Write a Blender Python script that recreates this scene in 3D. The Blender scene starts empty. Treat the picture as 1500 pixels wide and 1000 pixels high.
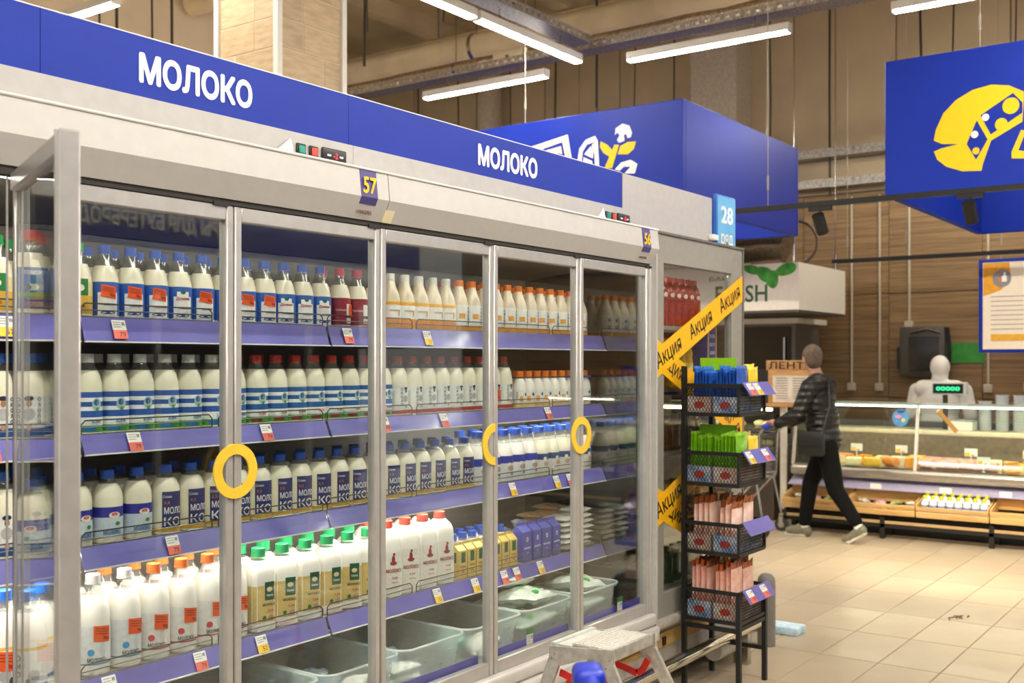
import bpy, bmesh, math, random
import numpy as np
from mathutils import Vector, Matrix, Euler

random.seed(7)
sc = bpy.context.scene
COL = sc.collection
R = math.radians

# ---------------------------------------------------------------- camera
cam = bpy.data.cameras.new('camera'); cam_o = bpy.data.objects.new('camera', cam); COL.objects.link(cam_o)
cam_o.location = (0, 0, 1.58)
cam_o.rotation_euler = (R(90), 0, R(35.69 - 90))
cam.sensor_width = 36; cam.lens = 1580 / 1500 * 36; cam.shift_y = 0.02
cam.clip_start = 0.05; cam.clip_end = 100
cam.dof.use_dof = True; cam.dof.focus_distance = 3.6; cam.dof.aperture_fstop = 4.0
sc.camera = cam_o

# ---------------------------------------------------------------- world and exposure
w = bpy.data.worlds.new('store_ambient'); sc.world = w; w.use_nodes = True
bg = w.node_tree.nodes['Background']; bg.inputs[0].default_value = (1.0, 0.95, 0.88, 1); bg.inputs[1].default_value = 0.26
sc.view_settings.view_transform = 'Standard'; sc.view_settings.look = 'None'
sc.view_settings.gamma = 1; sc.view_settings.use_curve_mapping = False
sc.view_settings.exposure = 1.5
sc.cycles.transparent_max_bounces = 24
LAMP = 46.0          # luminance of the ceiling luminaires' diffusers

# ---------------------------------------------------------------- materials
def lin(h):
    if isinstance(h, (tuple, list)): return tuple(h) + (1,) if len(h) == 3 else tuple(h)
    h = h.lstrip('#'); c = [int(h[i:i + 2], 16) / 255 for i in (0, 2, 4)]
    return tuple(x / 12.92 if x <= .04045 else ((x + .055) / 1.055) ** 2.4 for x in c) + (1,)
MATS = {}
def M(name, hexc='#808080', rough=.5, metal=0, noise=.05, scale=25, bump=0, bscale=None, coat=0, stretch=(1, 1, 1), dark=None, emit=0, objrand=0, spec=.5, detail=3, sss=0):
    if name in MATS: return MATS[name]
    m = bpy.data.materials.new(name); m.use_nodes = True; MATS[name] = m
    nt = m.node_tree; b = nt.nodes['Principled BSDF']; L = nt.links.new
    b.inputs['Roughness'].default_value = rough; b.inputs['Metallic'].default_value = metal
    b.inputs['Specular IOR Level'].default_value = spec
    b.inputs['Coat Weight'].default_value = coat; b.inputs['Coat Roughness'].default_value = .08
    tc = nt.nodes.new('ShaderNodeTexCoord'); mp = nt.nodes.new('ShaderNodeMapping'); mp.inputs['Scale'].default_value = stretch
    L(tc.outputs['Object'], mp.inputs[0])
    nz = nt.nodes.new('ShaderNodeTexNoise'); nz.inputs['Scale'].default_value = scale; nz.inputs['Detail'].default_value = detail
    L(mp.outputs[0], nz.inputs['Vector'])
    mx = nt.nodes.new('ShaderNodeMix'); mx.data_type = 'RGBA'
    c = lin(hexc)
    if dark: c2 = lin(dark)
    else: c2 = tuple(max(0, x * (1 - noise * 2)) for x in c[:3]) + (1,); c = tuple(min(1, x * (1 + noise)) for x in c[:3]) + (1,)
    mx.inputs[6].default_value = c2; mx.inputs[7].default_value = c
    rmp = nt.nodes.new('ShaderNodeMapRange'); rmp.inputs[1].default_value = .3; rmp.inputs[2].default_value = .7
    L(nz.outputs[0], rmp.inputs[0]); L(rmp.outputs[0], mx.inputs[0])
    out = mx.outputs[2]
    if objrand:
        oi = nt.nodes.new('ShaderNodeObjectInfo'); hs = nt.nodes.new('ShaderNodeHueSaturation')
        mr = nt.nodes.new('ShaderNodeMapRange'); mr.inputs[3].default_value = 1 - objrand; mr.inputs[4].default_value = 1 + objrand
        L(oi.outputs['Random'], mr.inputs[0]); L(mr.outputs[0], hs.inputs['Value']); L(out, hs.inputs['Color']); out = hs.outputs[0]
    L(out, b.inputs['Base Color'])
    if bump:
        bp = nt.nodes.new('ShaderNodeBump'); bp.inputs['Strength'].default_value = bump; bp.inputs['Distance'].default_value = .01
        n2 = nt.nodes.new('ShaderNodeTexNoise'); n2.inputs['Scale'].default_value = bscale or scale * 3; L(mp.outputs[0], n2.inputs['Vector'])
        L(n2.outputs[0], bp.inputs['Height']); L(bp.outputs[0], b.inputs['Normal'])
    if emit:
        L(out, b.inputs['Emission Color']); b.inputs['Emission Strength'].default_value = emit
    return m

def clear_mat(name, tint='#ffffff', base=.05, grow=.8, rough=.02, haze=0, hazec='#ffffff'):
    """thin clear sheet: transparent, mirror-like at grazing angles, optionally milky"""
    if name in MATS: return MATS[name]
    m = bpy.data.materials.new(name); m.use_nodes = True; MATS[name] = m
    nt = m.node_tree; nt.nodes.clear(); N = nt.nodes.new; L = nt.links.new
    o = N('ShaderNodeOutputMaterial'); t = N('ShaderNodeBsdfTransparent'); t.inputs[0].default_value = lin(tint)
    g = N('ShaderNodeBsdfGlossy'); g.inputs['Roughness'].default_value = rough
    lw = N('ShaderNodeLayerWeight'); pw = N('ShaderNodeMath'); pw.operation = 'POWER'; pw.inputs[1].default_value = 4
    L(lw.outputs['Facing'], pw.inputs[0])
    ma = N('ShaderNodeMath'); ma.operation = 'MULTIPLY_ADD'; ma.inputs[1].default_value = grow; ma.inputs[2].default_value = base
    L(pw.outputs[0], ma.inputs[0])
    mx = N('ShaderNodeMixShader'); L(ma.outputs[0], mx.inputs[0]); src = t.outputs[0]
    if haze:
        d = N('ShaderNodeBsdfDiffuse'); d.inputs[0].default_value = lin(hazec)
        tl = N('ShaderNodeBsdfTranslucent'); tl.inputs[0].default_value = lin(hazec)
        md = N('ShaderNodeMixShader'); md.inputs[0].default_value = .4; L(d.outputs[0], md.inputs[1]); L(tl.outputs[0], md.inputs[2])
        mh = N('ShaderNodeMixShader')
        nz = N('ShaderNodeTexNoise'); nz.inputs['Scale'].default_value = 12
        mr = N('ShaderNodeMapRange'); mr.inputs[3].default_value = haze * .8; mr.inputs[4].default_value = haze * 1.2; L(nz.outputs[0], mr.inputs[0]); L(mr.outputs[0], mh.inputs[0])
        L(src, mh.inputs[1]); L(md.outputs[0], mh.inputs[2]); src = mh.outputs[0]
    L(src, mx.inputs[1]); L(g.outputs[0], mx.inputs[2]); L(mx.outputs[0], o.inputs[0])
    return m

def emit_mat(name, col, s):
    if name in MATS: return MATS[name]
    m = bpy.data.materials.new(name); m.use_nodes = True; MATS[name] = m
    b = m.node_tree.nodes['Principled BSDF']; b.inputs['Base Color'].default_value = lin(col)
    b.inputs['Emission Color'].default_value = lin(col); b.inputs['Emission Strength'].default_value = s
    return m

# ---------------------------------------------------------------- text
_T = {}
def text_data(s, bold=0.0):
    k = (s, bold)
    if k not in _T:
        c = bpy.data.curves.new('tmp', 'FONT'); c.body = s; c.size = 1; c.offset = bold; c.resolution_u = 3
        o = bpy.data.objects.new('tmp', c); COL.objects.link(o)
        dg = bpy.context.evaluated_depsgraph_get(); me = bpy.data.meshes.new_from_object(o.evaluated_get(dg))
        vs = [v.co.copy() for v in me.vertices]; fs = [tuple(p.vertices) for p in me.polygons]
        bpy.data.objects.remove(o); bpy.data.curves.remove(c); bpy.data.meshes.remove(me)
        x0 = min(v.x for v in vs); x1 = max(v.x for v in vs); y0 = min(v.y for v in vs); y1 = max(v.y for v in vs)
        _T[k] = ([(v.x - (x0 + x1) / 2, v.y - (y0 + y1) / 2) for v in vs], fs, x1 - x0, y1 - y0)
    return _T[k]

# ---------------------------------------------------------------- mesh builder
ORG = {}
class MB:
    def __init__(s, mat=None): s.v = []; s.f = []; s.mi = []; s.mats = []; s.cm = 0; s.use(mat) if mat else None
    def use(s, m):
        if m not in s.mats: s.mats.append(m)
        s.cm = s.mats.index(m); return s
    def add(s, vs, fs):
        n = len(s.v); s.v += [tuple(v) for v in vs]
        for f in fs: s.f.append(tuple(i + n for i in f)); s.mi.append(s.cm)
        return s
    BF = [(0, 3, 2, 1), (4, 5, 6, 7), (0, 1, 5, 4), (1, 2, 6, 5), (2, 3, 7, 6), (3, 0, 4, 7)]
    def box(s, x0, x1, y0, y1, z0, z1):
        return s.add([(x0, y0, z0), (x1, y0, z0), (x1, y1, z0), (x0, y1, z0), (x0, y0, z1), (x1, y0, z1), (x1, y1, z1), (x0, y1, z1)], s.BF)
    def obox(s, c, size, rot=None):
        rot = rot or Matrix.Identity(3); c = Vector(c); h = [x / 2 for x in size]
        vs = [c + rot @ Vector((sx * h[0], sy * h[1], sz * h[2])) for sz in (-1, 1) for sx, sy in ((-1, -1), (1, -1), (1, 1), (-1, 1))]
        return s.add(vs, s.BF)
    def beam(s, p0, p1, wd, ht, up=(0, 0, 1)):
        p0 = Vector(p0); p1 = Vector(p1); d = (p1 - p0); l = d.length; d.normalize()
        u = Vector(up); sd = d.cross(u)
        if sd.length < 1e-4: sd = d.cross(Vector((0, 1, 0)))
        sd.normalize(); u = sd.cross(d)
        rot = Matrix((sd, d, u)).transposed()
        return s.obox((p0 + p1) / 2, (wd, l, ht), rot)
    def rbox(s, x0, x1, y0, y1, z0, z1, b=.005, seg=2, rot=None, c=None):
        bm = bmesh.new(); bmesh.ops.create_cube(bm, size=1)
        for v in bm.verts: v.co = Vector(((x0 + x1) / 2 + v.co.x * (x1 - x0), (y0 + y1) / 2 + v.co.y * (y1 - y0), (z0 + z1) / 2 + v.co.z * (z1 - z0)))
        bmesh.ops.bevel(bm, geom=bm.edges[:], offset=b, segments=seg, affect='EDGES', profile=.5)
        if rot is not None:
            cc = Vector(c or ((x0 + x1) / 2, (y0 + y1) / 2, (z0 + z1) / 2))
            for v in bm.verts: v.co = cc + rot @ (v.co - cc)
        bm.verts.index_update(); s.add([v.co for v in bm.verts], [[v.index for v in f.verts] for f in bm.faces]); bm.free(); return s
    def tube(s, pts, r, n=8, closed=False, rs=None):
        pts = [Vector(p) for p in pts]; k = len(pts); rings = []; prev = None
        for i, p in enumerate(pts):
            if closed: d = pts[(i + 1) % k] - pts[i - 1]
            else: d = pts[min(i + 1, k - 1)] - pts[max(i - 1, 0)]
            d.normalize()
            if prev is None:
                a = Vector((0, 0, 1)) if abs(d.z) < .9 else Vector((1, 0, 0)); u = d.cross(a).normalized()
            else: u = (prev - d * prev.dot(d)).normalized()
            prev = u; v2 = d.cross(u); rr = rs[i] if rs else r
            rings.append([p + (u * math.cos(2 * math.pi * j / n) + v2 * math.sin(2 * math.pi * j / n)) * rr for j in range(n)])
        vs = [v for rg in rings for v in rg]; fs = []
        m = k if closed else k - 1
        for i in range(m):
            a = i * n; b = ((i + 1) % k) * n
            for j in range(n): fs.append((a + j, a + (j + 1) % n, b + (j + 1) % n, b + j))
        if not closed: fs.append(tuple(reversed(range(n)))); fs.append(tuple(range((k - 1) * n, k * n)))
        return s.add(vs, fs)
    def lathe(s, prof, n=16, c=(0, 0, 0), cap=True, sq=0):
        """prof: [(r,z)]; sq>0 squares the section"""
        vs = []
        for r, z in prof:
            for j in range(n):
                a = 2 * math.pi * j / n; q = 1
                if sq: q = 1 / (abs(math.cos(a)) ** sq + abs(math.sin(a)) ** sq) ** (1 / sq)
                vs.append((c[0] + r * q * math.cos(a), c[1] + r * q * math.sin(a), c[2] + z))
        fs = []
        for i in range(len(prof) - 1):
            for j in range(n): fs.append((i * n + j, i * n + (j + 1) % n, (i + 1) * n + (j + 1) % n, (i + 1) * n + j))
        if cap: fs.append(tuple(reversed(range(n)))); fs.append(tuple(range((len(prof) - 1) * n, len(prof) * n)))
        return s.add(vs, fs)
    def patch(s, r, a0, a1, z0, z1, n=6, c=(0, 0, 0), skew=0, sq=0):
        """curved patch on an upright cylinder; angle 0 faces -Y, positive to +X"""
        vs = []
        for i in range(n + 1):
            a = R(a0 + (a1 - a0) * i / n); k = i / n - .5; q = 1
            if sq: q = 1 / (abs(math.cos(a)) ** sq + abs(math.sin(a)) ** sq) ** (1 / sq)
            for z in (z0, z1): vs.append((c[0] + r * q * math.sin(a), c[1] - r * q * math.cos(a), c[2] + z + skew * k))
        return s.add(vs, [(2 * i, 2 * i + 2, 2 * i + 3, 2 * i + 1) for i in range(n)])
    def prism(s, poly, fn, d0, d1):
        """poly [(u,v)] extruded from w=d0 to d1 with fn(u,v,w)->xyz"""
        n = len(poly)
        return s.add([fn(u, v, d0) for u, v in poly] + [fn(u, v, d1) for u, v in poly],
                     [tuple(reversed(range(n))), tuple(range(n, 2 * n))] + [(i, (i + 1) % n, n + (i + 1) % n, n + i) for i in range(n)])
    def text(s, t, size, fn, bold=0.0, width=None, squeeze=1.0):
        vs, fs, tw, th = text_data(t, 0.0)
        k = size if width is None else width / tw
        ky = k if width is None else size
        # weight: the outline is overlaid with copies shifted by the stroke gain
        e = 1e-3; outv = []
        for x, y in vs:
            X, Y = x * k * squeeze, y * ky; p = Vector(fn(X, Y)); n_ = (Vector(fn(X + e, Y)) - p).cross(Vector(fn(X, Y + e)) - p); n_.normalize(); outv.append(n_)
        for q, (dx, dy) in enumerate([(0, 0)] if not bold else [(0, 0), (bold, 0), (-bold, 0), (0, bold), (0, -bold), (bold * .7, bold * .7), (-bold * .7, bold * .7), (bold * .7, -bold * .7), (-bold * .7, -bold * .7)]):
            s.add([tuple(Vector(fn((x + dx) * k * squeeze, (y + dy) * ky)) + outv[i] * (.00012 * q)) for i, (x, y) in enumerate(vs)], fs)
        return s
    def ball(s, c, rad, nu=12, nv=8, rot=None, rough=0, rnd=None):
        rad = (rad,) * 3 if not isinstance(rad, (tuple, list)) else rad; c = Vector(c); vs = []
        for i in range(1, nv):
            t = math.pi * i / nv
            for j in range(nu):
                a = 2 * math.pi * j / nu; p = Vector((math.sin(t) * math.cos(a) * rad[0], math.sin(t) * math.sin(a) * rad[1], math.cos(t) * rad[2]))
                if rough: p *= 1 + (rnd or random).uniform(-rough, rough)
                vs.append(c + (rot @ p if rot else p))
        top = c + (rot @ Vector((0, 0, rad[2])) if rot else Vector((0, 0, rad[2]))); bot = c - (top - c); n = len(vs)
        vs += [top, bot]; fs = []
        for i in range(nv - 2):
            for j in range(nu): fs.append((i * nu + j, (i + 1) * nu + j, (i + 1) * nu + (j + 1) % nu, i * nu + (j + 1) % nu))
        for j in range(nu): fs.append((n, j, (j + 1) % nu)); fs.append((n + 1, (nv - 2) * nu + (j + 1) % nu, (nv - 2) * nu + j))
        return s.add(vs, fs)
    def bag(s, c, size, rz=0, tilt=(0, 0), seed=0, e=.55, n=10, cr=1):
        """soft flat pouch lying down: pillow with pinched rim and creases"""
        rnd = random.Random(seed); ph = [rnd.uniform(0, 6) for _ in range(6)]
        rot = Euler((tilt[0], tilt[1], rz)).to_matrix(); c = Vector(c); vs = []; fs = []
        for side in (1, -1):
            for i in range(n + 1):
                for j in range(n + 1):
                    u = i / n * 2 - 1; v = j / n * 2 - 1
                    h = max(0, (1 - abs(u) ** 2.6) * (1 - abs(v) ** 2.6)) ** e
                    h *= 1 + cr * (.16 * math.sin(5 * u + ph[0] + 3 * v) + .12 * math.sin(9 * v + ph[1] - 4 * u) + .08 * math.sin(13 * u + ph[2]))
                    x = u * (1 - .05 * abs(v) ** 3 + .03 * math.sin(3 * v + ph[3])); y = v * (1 + .04 * math.sin(4 * u + ph[4]))
                    vs.append(c + rot @ Vector((x * size[0] / 2, y * size[1] / 2, side * h * size[2] / 2)))
        q = (n + 1) ** 2
        for k in (0, 1):
            for i in range(n):
                for j in range(n):
                    a = k * q + i * (n + 1) + j; f = (a, a + n + 1, a + n + 2, a + 1)
                    fs.append(f if k == 0 else tuple(reversed(f)))
        return s.add(vs, fs)
    def mesh(s, name, smooth=40):
        me = bpy.data.meshes.new(name); me.from_pydata(s.v, [], s.f)
        for m in s.mats: me.materials.append(m)
        me.polygons.foreach_set('material_index', s.mi); me.validate(); me.update()
        if smooth:
            me.polygons.foreach_set('use_smooth', [True] * len(me.polygons)); me.set_sharp_from_angle(angle=R(smooth))
        return me
    def build(s, name, parent=None, world=True, smooth=40, label=None, loc=None):
        if parent is not None and world:
            o = ORG.get(parent.name, Vector((0, 0, 0))); s.v = [(v[0] - o.x, v[1] - o.y, v[2] - o.z) for v in s.v]
        elif loc is not None and world:
            o = Vector(loc); s.v = [(v[0] - o.x, v[1] - o.y, v[2] - o.z) for v in s.v]
        ob = bpy.data.objects.new(name, s.mesh(name, smooth)); COL.objects.link(ob)
        if parent is not None: ob.parent = parent; ORG[ob.name] = ORG.get(parent.name, Vector((0, 0, 0)))
        elif loc is not None: ob.location = loc; ORG[ob.name] = Vector(loc)
        if label: ob['label'] = label
        return ob

def put(name, me, parent=None, loc=(0, 0, 0), rz=0, label=None):
    ob = bpy.data.objects.new(name, me); COL.objects.link(ob); ob.location = loc
    if rz: ob.rotation_euler = (0, 0, rz)
    if parent is not None: ob.parent = parent
    if label: ob['label'] = label
    return ob
def thing(name, label, cat, loc=(0, 0, 0), rz=0, group=None):
    o = bpy.data.objects.new(name, None); COL.objects.link(o); o.location = loc; o.rotation_euler = (0, 0, rz); o.empty_display_size = .1
    ORG[o.name] = Vector(loc) if not rz else Vector((0, 0, 0))
    return tag(o, label, cat, group)
def tag(o, label, cat, group=None):
    o['label'] = label; o['category'] = cat
    if group: o['group'] = group
    return o
def struct(o): o['kind'] = 'structure'; return o
ORD = 'first second third fourth fifth sixth seventh eighth ninth tenth eleventh twelfth thirteenth fourteenth fifteenth sixteenth seventeenth eighteenth nineteenth twentieth'.split()
ORD += ['twenty-' + x for x in ORD[:9]] + ['thirtieth'] + ['thirty-' + x for x in ORD[:9]]

# ---- common materials
WHITE = M('white_paint', '#e4e1da', .35, noise=.02)
GREYP = M('light_grey_metal', '#b2b0ad', .3, noise=.03, metal=.0, coat=.2)
ALU = M('brushed_aluminium', '#c4c2bd', .32, metal=.75, noise=.06, stretch=(1, 1, .03), scale=60)
STEEL = M('stainless_steel', '#b8b6b0', .2, metal=1, noise=.06)
MIRR = M('polished_end_panel', '#9a9a96', .07, metal=1, noise=.05, scale=4)
BLACK = M('black_metal', '#151515', .45, noise=.1)
BLACKP = M('black_plastic', '#1b1b1c', .4, noise=.1)
BLUE = M('sign_blue', '#17329a', .5, noise=.03, scale=6, spec=.25)
BLUE2 = M('sign_deep_blue', '#092c9e', .45, noise=.03, scale=4, spec=.3)
PRINTW = M('print_white', '#f2f0ea', .5, noise=.01)
PRINTK = M('print_black', '#1a1a20', .5, noise=.02)
PRINTG = M('print_grey', '#8d8c90', .5, noise=.02)
YEL = M('yellow', '#f2c50f', .4, noise=.03)
RAILM = M('price_rail_violet', '#6561b2', .25, noise=.12, scale=5, coat=.4)
PAPER = M('paper_white', '#eceae6', .6, noise=.02)
TAGR = M('tag_red', '#e2695a', .6, noise=.04)
TAGY = M('tag_yellow', '#f0c030', .6, noise=.04)
TAGO = M('tag_orange', '#ee5a1e', .55, noise=.08, scale=60)
GLASS = clear_mat('door_glass', '#f6f9f8', .065, .75)
GLASS2 = clear_mat('case_glass', '#f2f8f5', .03, .45)
PET = clear_mat('clear_bottle_plastic', '#eef0ee', .08, .6, .08, haze=.06)
BINM = clear_mat('frosted_bin_plastic', '#f4fbfa', .06, .4, .25, haze=.30, hazec='#eef8f8')
# ================================================================ ROOM
GROUT = M('grout', '#8d8170', .9, noise=.1)
TILE = M('floor_tile', '#b6a88f', .34, noise=.05, scale=3, objrand=.05, dark='#ab9c83', coat=.1)
mb = MB(GROUT); mb.box(-4, 12.6, -5, 21, -.12, -.006)
floor = struct(mb.build('floor', loc=(0, 0, 0)))
tw, tl, g = .313, .60, .004
def tile_mesh(mb, x0, y0):
    b = .0025
    mb.add([(x0 + g / 2, y0 + g / 2, -.006), (x0 + tl - g / 2, y0 + g / 2, -.006), (x0 + tl - g / 2, y0 + tw - g / 2, -.006), (x0 + g / 2, y0 + tw - g / 2, -.006),
            (x0 + g / 2 + b, y0 + g / 2 + b, 0), (x0 + tl - g / 2 - b, y0 + g / 2 + b, 0), (x0 + tl - g / 2 - b, y0 + tw - g / 2 - b, 0), (x0 + g / 2 + b, y0 + tw - g / 2 - b, 0)],
           [(4, 5, 6, 7), (0, 1, 5, 4), (1, 2, 6, 5), (2, 3, 7, 6), (3, 0, 4, 7)])
t0 = MB(TILE); tile_mesh(t0, 0, 0); tme = t0.mesh('tile', 0)
fld = MB(TILE); nt_ = 0
for i in range(-16, 12):
    for j in range(-21, 62):
        x = 5.72 + i * tl; y = 1.743 + j * tw
        if x > 12.4 or x < -4 or y < -4.9 or y > 20.8: continue
        if -1 <= i <= 8 and -5 <= j <= 8:
            put('tile', tme, floor, (x, y, 0))
        else: tile_mesh(fld, x, y)
f2 = fld.build('tile_field', floor, smooth=0); f2['kind'] = 'stuff'

PANELW = M('wall_cladding', '#cdb894', .6, noise=.06, scale=2)
WALLB = M('wall_backing', '#6e6253', .8, noise=.08, scale=3)
PLAST = M('plaster_beige', '#dfcbab', .75, noise=.07, scale=1.5)
WOODW = M('wood_laminate', '#a5855a', .5, noise=.15, scale=4, stretch=(6, .35, 9), dark='#74593a', detail=6, objrand=.07)
mb = MB(WALLB); mb.box(12.5, 12.7, -5, 21, 0, 6)
wall_far = struct(mb.build('wall_far', loc=(12.5, 0, 0)))
pm = MB(PANELW); pm.rbox(-.02, .0, .006, 1.194, .006, 2.44, .004, 1); pme = pm.mesh('cladding_panel')
for j in range(-4, 17): put('cladding_panel', pme, wall_far, (0, j * 1.2, 3.55))
wm = MB(WOODW); wm.rbox(-.02, 0, .003, .997, .003, 1.174, .002, 1); wme = wm.mesh('wood_panel')
for j in range(-4, 8):
    for k in range(3): put('wood_panel', wme, wall_far, (0, j * 1.0 - .32, k * 1.18))
mb = MB(PLAST); mb.box(-4, 8.0, 9.0, 9.3, 0, 6)
struct(mb.build('wall_left', loc=(0, 9, 0)))
CEIL = M('ceiling_deck', '#d6c3a0', .8, noise=.1, scale=1.5)
mb = MB(CEIL); mb.box(-4, 12.6, -5, 21, 6.0, 6.15)
ceil = struct(mb.build('ceiling', loc=(0, 0, 6)))
for i in range(12):
    m2 = MB(CEIL); y = -3 + i * 2.0; m2.box(-4, 12.5, y - .09, y + .09, 5.78, 6.0); m2.build('purlin', ceil)
BEAM = M('beam_paint', '#dcc9a4', .6, noise=.08, scale=2)
for x in (5.9, 7.6, 10.9):
    m2 = MB(BEAM); m2.box(x - .1, x + .1, -5, 21, 5.42, 5.44); m2.box(x - .1, x + .1, -5, 21, 5.74, 5.76); m2.box(x - .015, x + .015, -5, 21, 5.44, 5.74); m2.build('beam', ceil)

# ---- wood-tiled column with white corner trims
COLW = M('wood_look_tile', '#cbb595', .45, noise=.1, scale=3, stretch=(3, 3, 14), dark='#b39a77', detail=5, objrand=.08)
cx0, cx1, cy0, cy1 = 4.06, 4.56, 4.5, 5.0
mb = MB(M('tile_joint', '#ded2bd', .8)); mb.box(cx0 + .003, cx1 - .003, cy0 + .003, cy1 - .003, 0, 6.0)
colm = struct(mb.build('column', loc=(cx0, cy0, 0)))
tp = MB(WHITE)
for x in (cx0, cx1):
    for y in (cy0, cy1): tp.box(x - .018, x + .018, y - .018, y + .018, 0, 6.0)
tp.build('corner_trim', colm)
rr = random.Random(3)
for k in range(24):
    z = 2.0 + k * .165
    if z > 5.8: break
    sp = rr.uniform(.12, .4)
    for a, b in ((.02, sp - .002), (sp + .002, .48)):
        m2 = MB(COLW); m2.rbox(cx0 + a, cx0 + b, cy0, cy0 + .014, z, z + .161, .002, 1); m2.build('tile', colm)
        m2 = MB(COLW); m2.rbox(cx0, cx0 + .014, cy0 + a, cy0 + b, z, z + .161, .002, 1); m2.build('tile', colm)

# ---- luminaires
DIFF = emit_mat('lamp_diffuser', '#fff7ea', LAMP)
HOUS = M('lamp_housing', '#d9d5cb', .4, noise=.02)
def lamp(x, y, ax, L, z, label):
    t = thing('linear_lamp', label, 'lamp', (x, y, z))
    h = MB(HOUS); d = MB(DIFF); e = MB(HOUS)
    if ax == 'x':
        h.box(x - L / 2, x + L / 2, y - .04, y + .04, z + .012, z + .075); d.box(x - L / 2 + .012, x + L / 2 - .012, y - .034, y + .034, z, z + .0119)
        for s in (-1, 1): e.box(x + s * L / 2 - .006, x + s * L / 2 + .006, y - .041, y + .041, z - .001, z + .076)
        ends = [(x - L * .3, y), (x + L * .3, y)]
    else:
        h.box(x - .04, x + .04, y - L / 2, y + L / 2, z + .012, z + .075); d.box(x - .034, x + .034, y - L / 2 + .012, y + L / 2 - .012, z, z + .0119)
        for s in (-1, 1): e.box(x - .041, x + .041, y + s * L / 2 - .006, y + s * L / 2 + .006, z - .001, z + .076)
        ends = [(x, y - L * .3), (x, y + L * .3)]
    h.build('housing', t); d.build('diffuser', t); e.build('end_cap', t)
    b = MB(STEEL)
    for ex, ey in ends: b.tube([(ex, ey, z + .07), (ex, ey, z + .17)], .006, 6)
    b.build('bracket', t)
LZ = 4.2
lamp(7.3, 5.05, 'x', 1.46, LZ, 'lit linear ceiling lamp under the nearer cable tray, ending where the trays cross')
lamp(5.79, 5.05, 'x', 1.46, LZ, 'lit linear ceiling lamp cut by the top frame edge, end to end with another')
for x in (4.28, 2.77): lamp(x, 5.05, 'x', 1.46, LZ, 'linear ceiling lamp hidden above the wood-tiled column' if x > 4 else 'linear ceiling lamp beyond the column in the same line')
for y, l in ((6.26, 'lit linear ceiling lamp above the gap between the milk and food signs'), (3.94, 'lit linear ceiling lamp hanging between the two big blue hanging signs'), (1.67, 'lit linear ceiling lamp above the blue cheese sign at the top edge'),
             (8.6, 'far linear ceiling lamp on the cross tray behind the milk sign'), (-.6, 'linear ceiling lamp over the deli aisle'), (-2.9, 'linear ceiling lamp at the near end of the deli tray')):
    lamp(8.25, y, 'y', 1.46, LZ, l)
lamp(11.2, 2.3, 'y', 1.46, LZ, 'added linear ceiling lamp over the deli clerk, hidden by the cheese sign')  # extra lamp added to brighten the clerk, kept out of sight behind the sign
lamp(4.73, 7.7, 'y', 1.46, LZ, 'lit linear ceiling lamp above the long blue milk sign near the corner')
for k, x in enumerate((-2.2, -.5, 1.2, 2.9, 4.6, 6.3)):
    lamp(x, .75, 'x', 1.46, LZ, 'linear ceiling lamp over the dairy aisle, %s along its row' % ORD[k])
for k, x in enumerate((-2.2, -.5, 1.2, 2.9, 4.6, 6.3)):  # unseen row added to throw more light on the shelf fronts
    lamp(x, -1.3, 'x', 1.46, LZ, 'added unseen ceiling lamp above the facing refrigerators, %s along its row' % ORD[k])

# ---- cable trays, pipes, wires
TRAY = M('galvanised_tray', '#a8a29a', .4, metal=.6, noise=.25, scale=40)
def tray(x, y0, y1, ax, z, label, wd=.2, h=.07):
    t = MB(TRAY)
    P = (lambda a, b, c: (b, a, c)) if ax == 'y' else (lambda a, b, c: (a, b, c))
    def bx(a0, a1, b0, b1, z0, z1):
        p = P(a0, b0, z0); q = P(a1, b1, z1); t.box(min(p[0], q[0]), max(p[0], q[0]), min(p[1], q[1]), max(p[1], q[1]), z0, z1)
    bx(y0, y1, x - wd / 2, x + wd / 2, z, z + .003)
    for s in (-1, 1):
        bx(y0, y1, x + s * wd / 2 - .002, x + s * wd / 2 + .002, z, z + .02); bx(y0, y1, x + s * wd / 2 - .002, x + s * wd / 2 + .002, z + .045, z + h)
        a = y0
        while a < y1: bx(a, a + .05, x + s * wd / 2 - .0019, x + s * wd / 2 + .0019, z + .02, z + .045); a += .09
    o = t.build('cable_tray', loc=P(y0, x, z), smooth=0); tag(o, label, 'cable tray')
tray(8.3, -4, 18, 'y', 4.37, 'perforated galvanised cable tray crossing the hall above the lamps')
tray(5.05, 0, 8.1, 'x', 4.37, 'perforated cable tray over the pair of end to end lamps')
PIPE = M('pipe_paint', '#dccaa6', .5, noise=.08, scale=3)
FOIL = M('foil_wrap', '#c9b79a', .28, metal=.85, noise=.2, scale=30, bump=1.0, bscale=45)
def pipe(x, y0, y1, z, r, mat, label, name='ceiling_pipe', rough=False):
    t = MB(mat); n = 60 if rough else 8
    rs = [r * (1 + (random.uniform(-.12, .12) if rough else 0)) for _ in range(n + 1)]
    t.tube([(x, y0 + (y1 - y0) * i / n, z) for i in range(n + 1)], r, 12, rs=rs); t.build('tube', None) if False else None
    T = thing(name, label, 'pipe', (x, y0, z)); t.build('tube', T, smooth=60)
    for i in range(5):
        c = MB(STEEL); y = y0 + (y1 - y0) * (i + .5) / 5; c.tube([(x, y - .02, z), (x, y + .02, z)], r * 1.06, 12); c.tube([(x, y, z + r), (x, y, 5.77)], .006, 5); c.build('hanger', T)
pipe(9.1, -3, 17, 4.92, .15, PIPE, 'thick beige insulated pipe just above the foil wrapped pipe')
pipe(8.75, -3, 17, 4.62, .065, FOIL, 'crinkled foil wrapped pipe running beside the cross cable tray', 'foil_wrapped_pipe', True)
pipe(6.9, 2, 8.9, 5.15, .11, PIPE, 'pale beige pipe high above the near cable tray')
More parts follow.
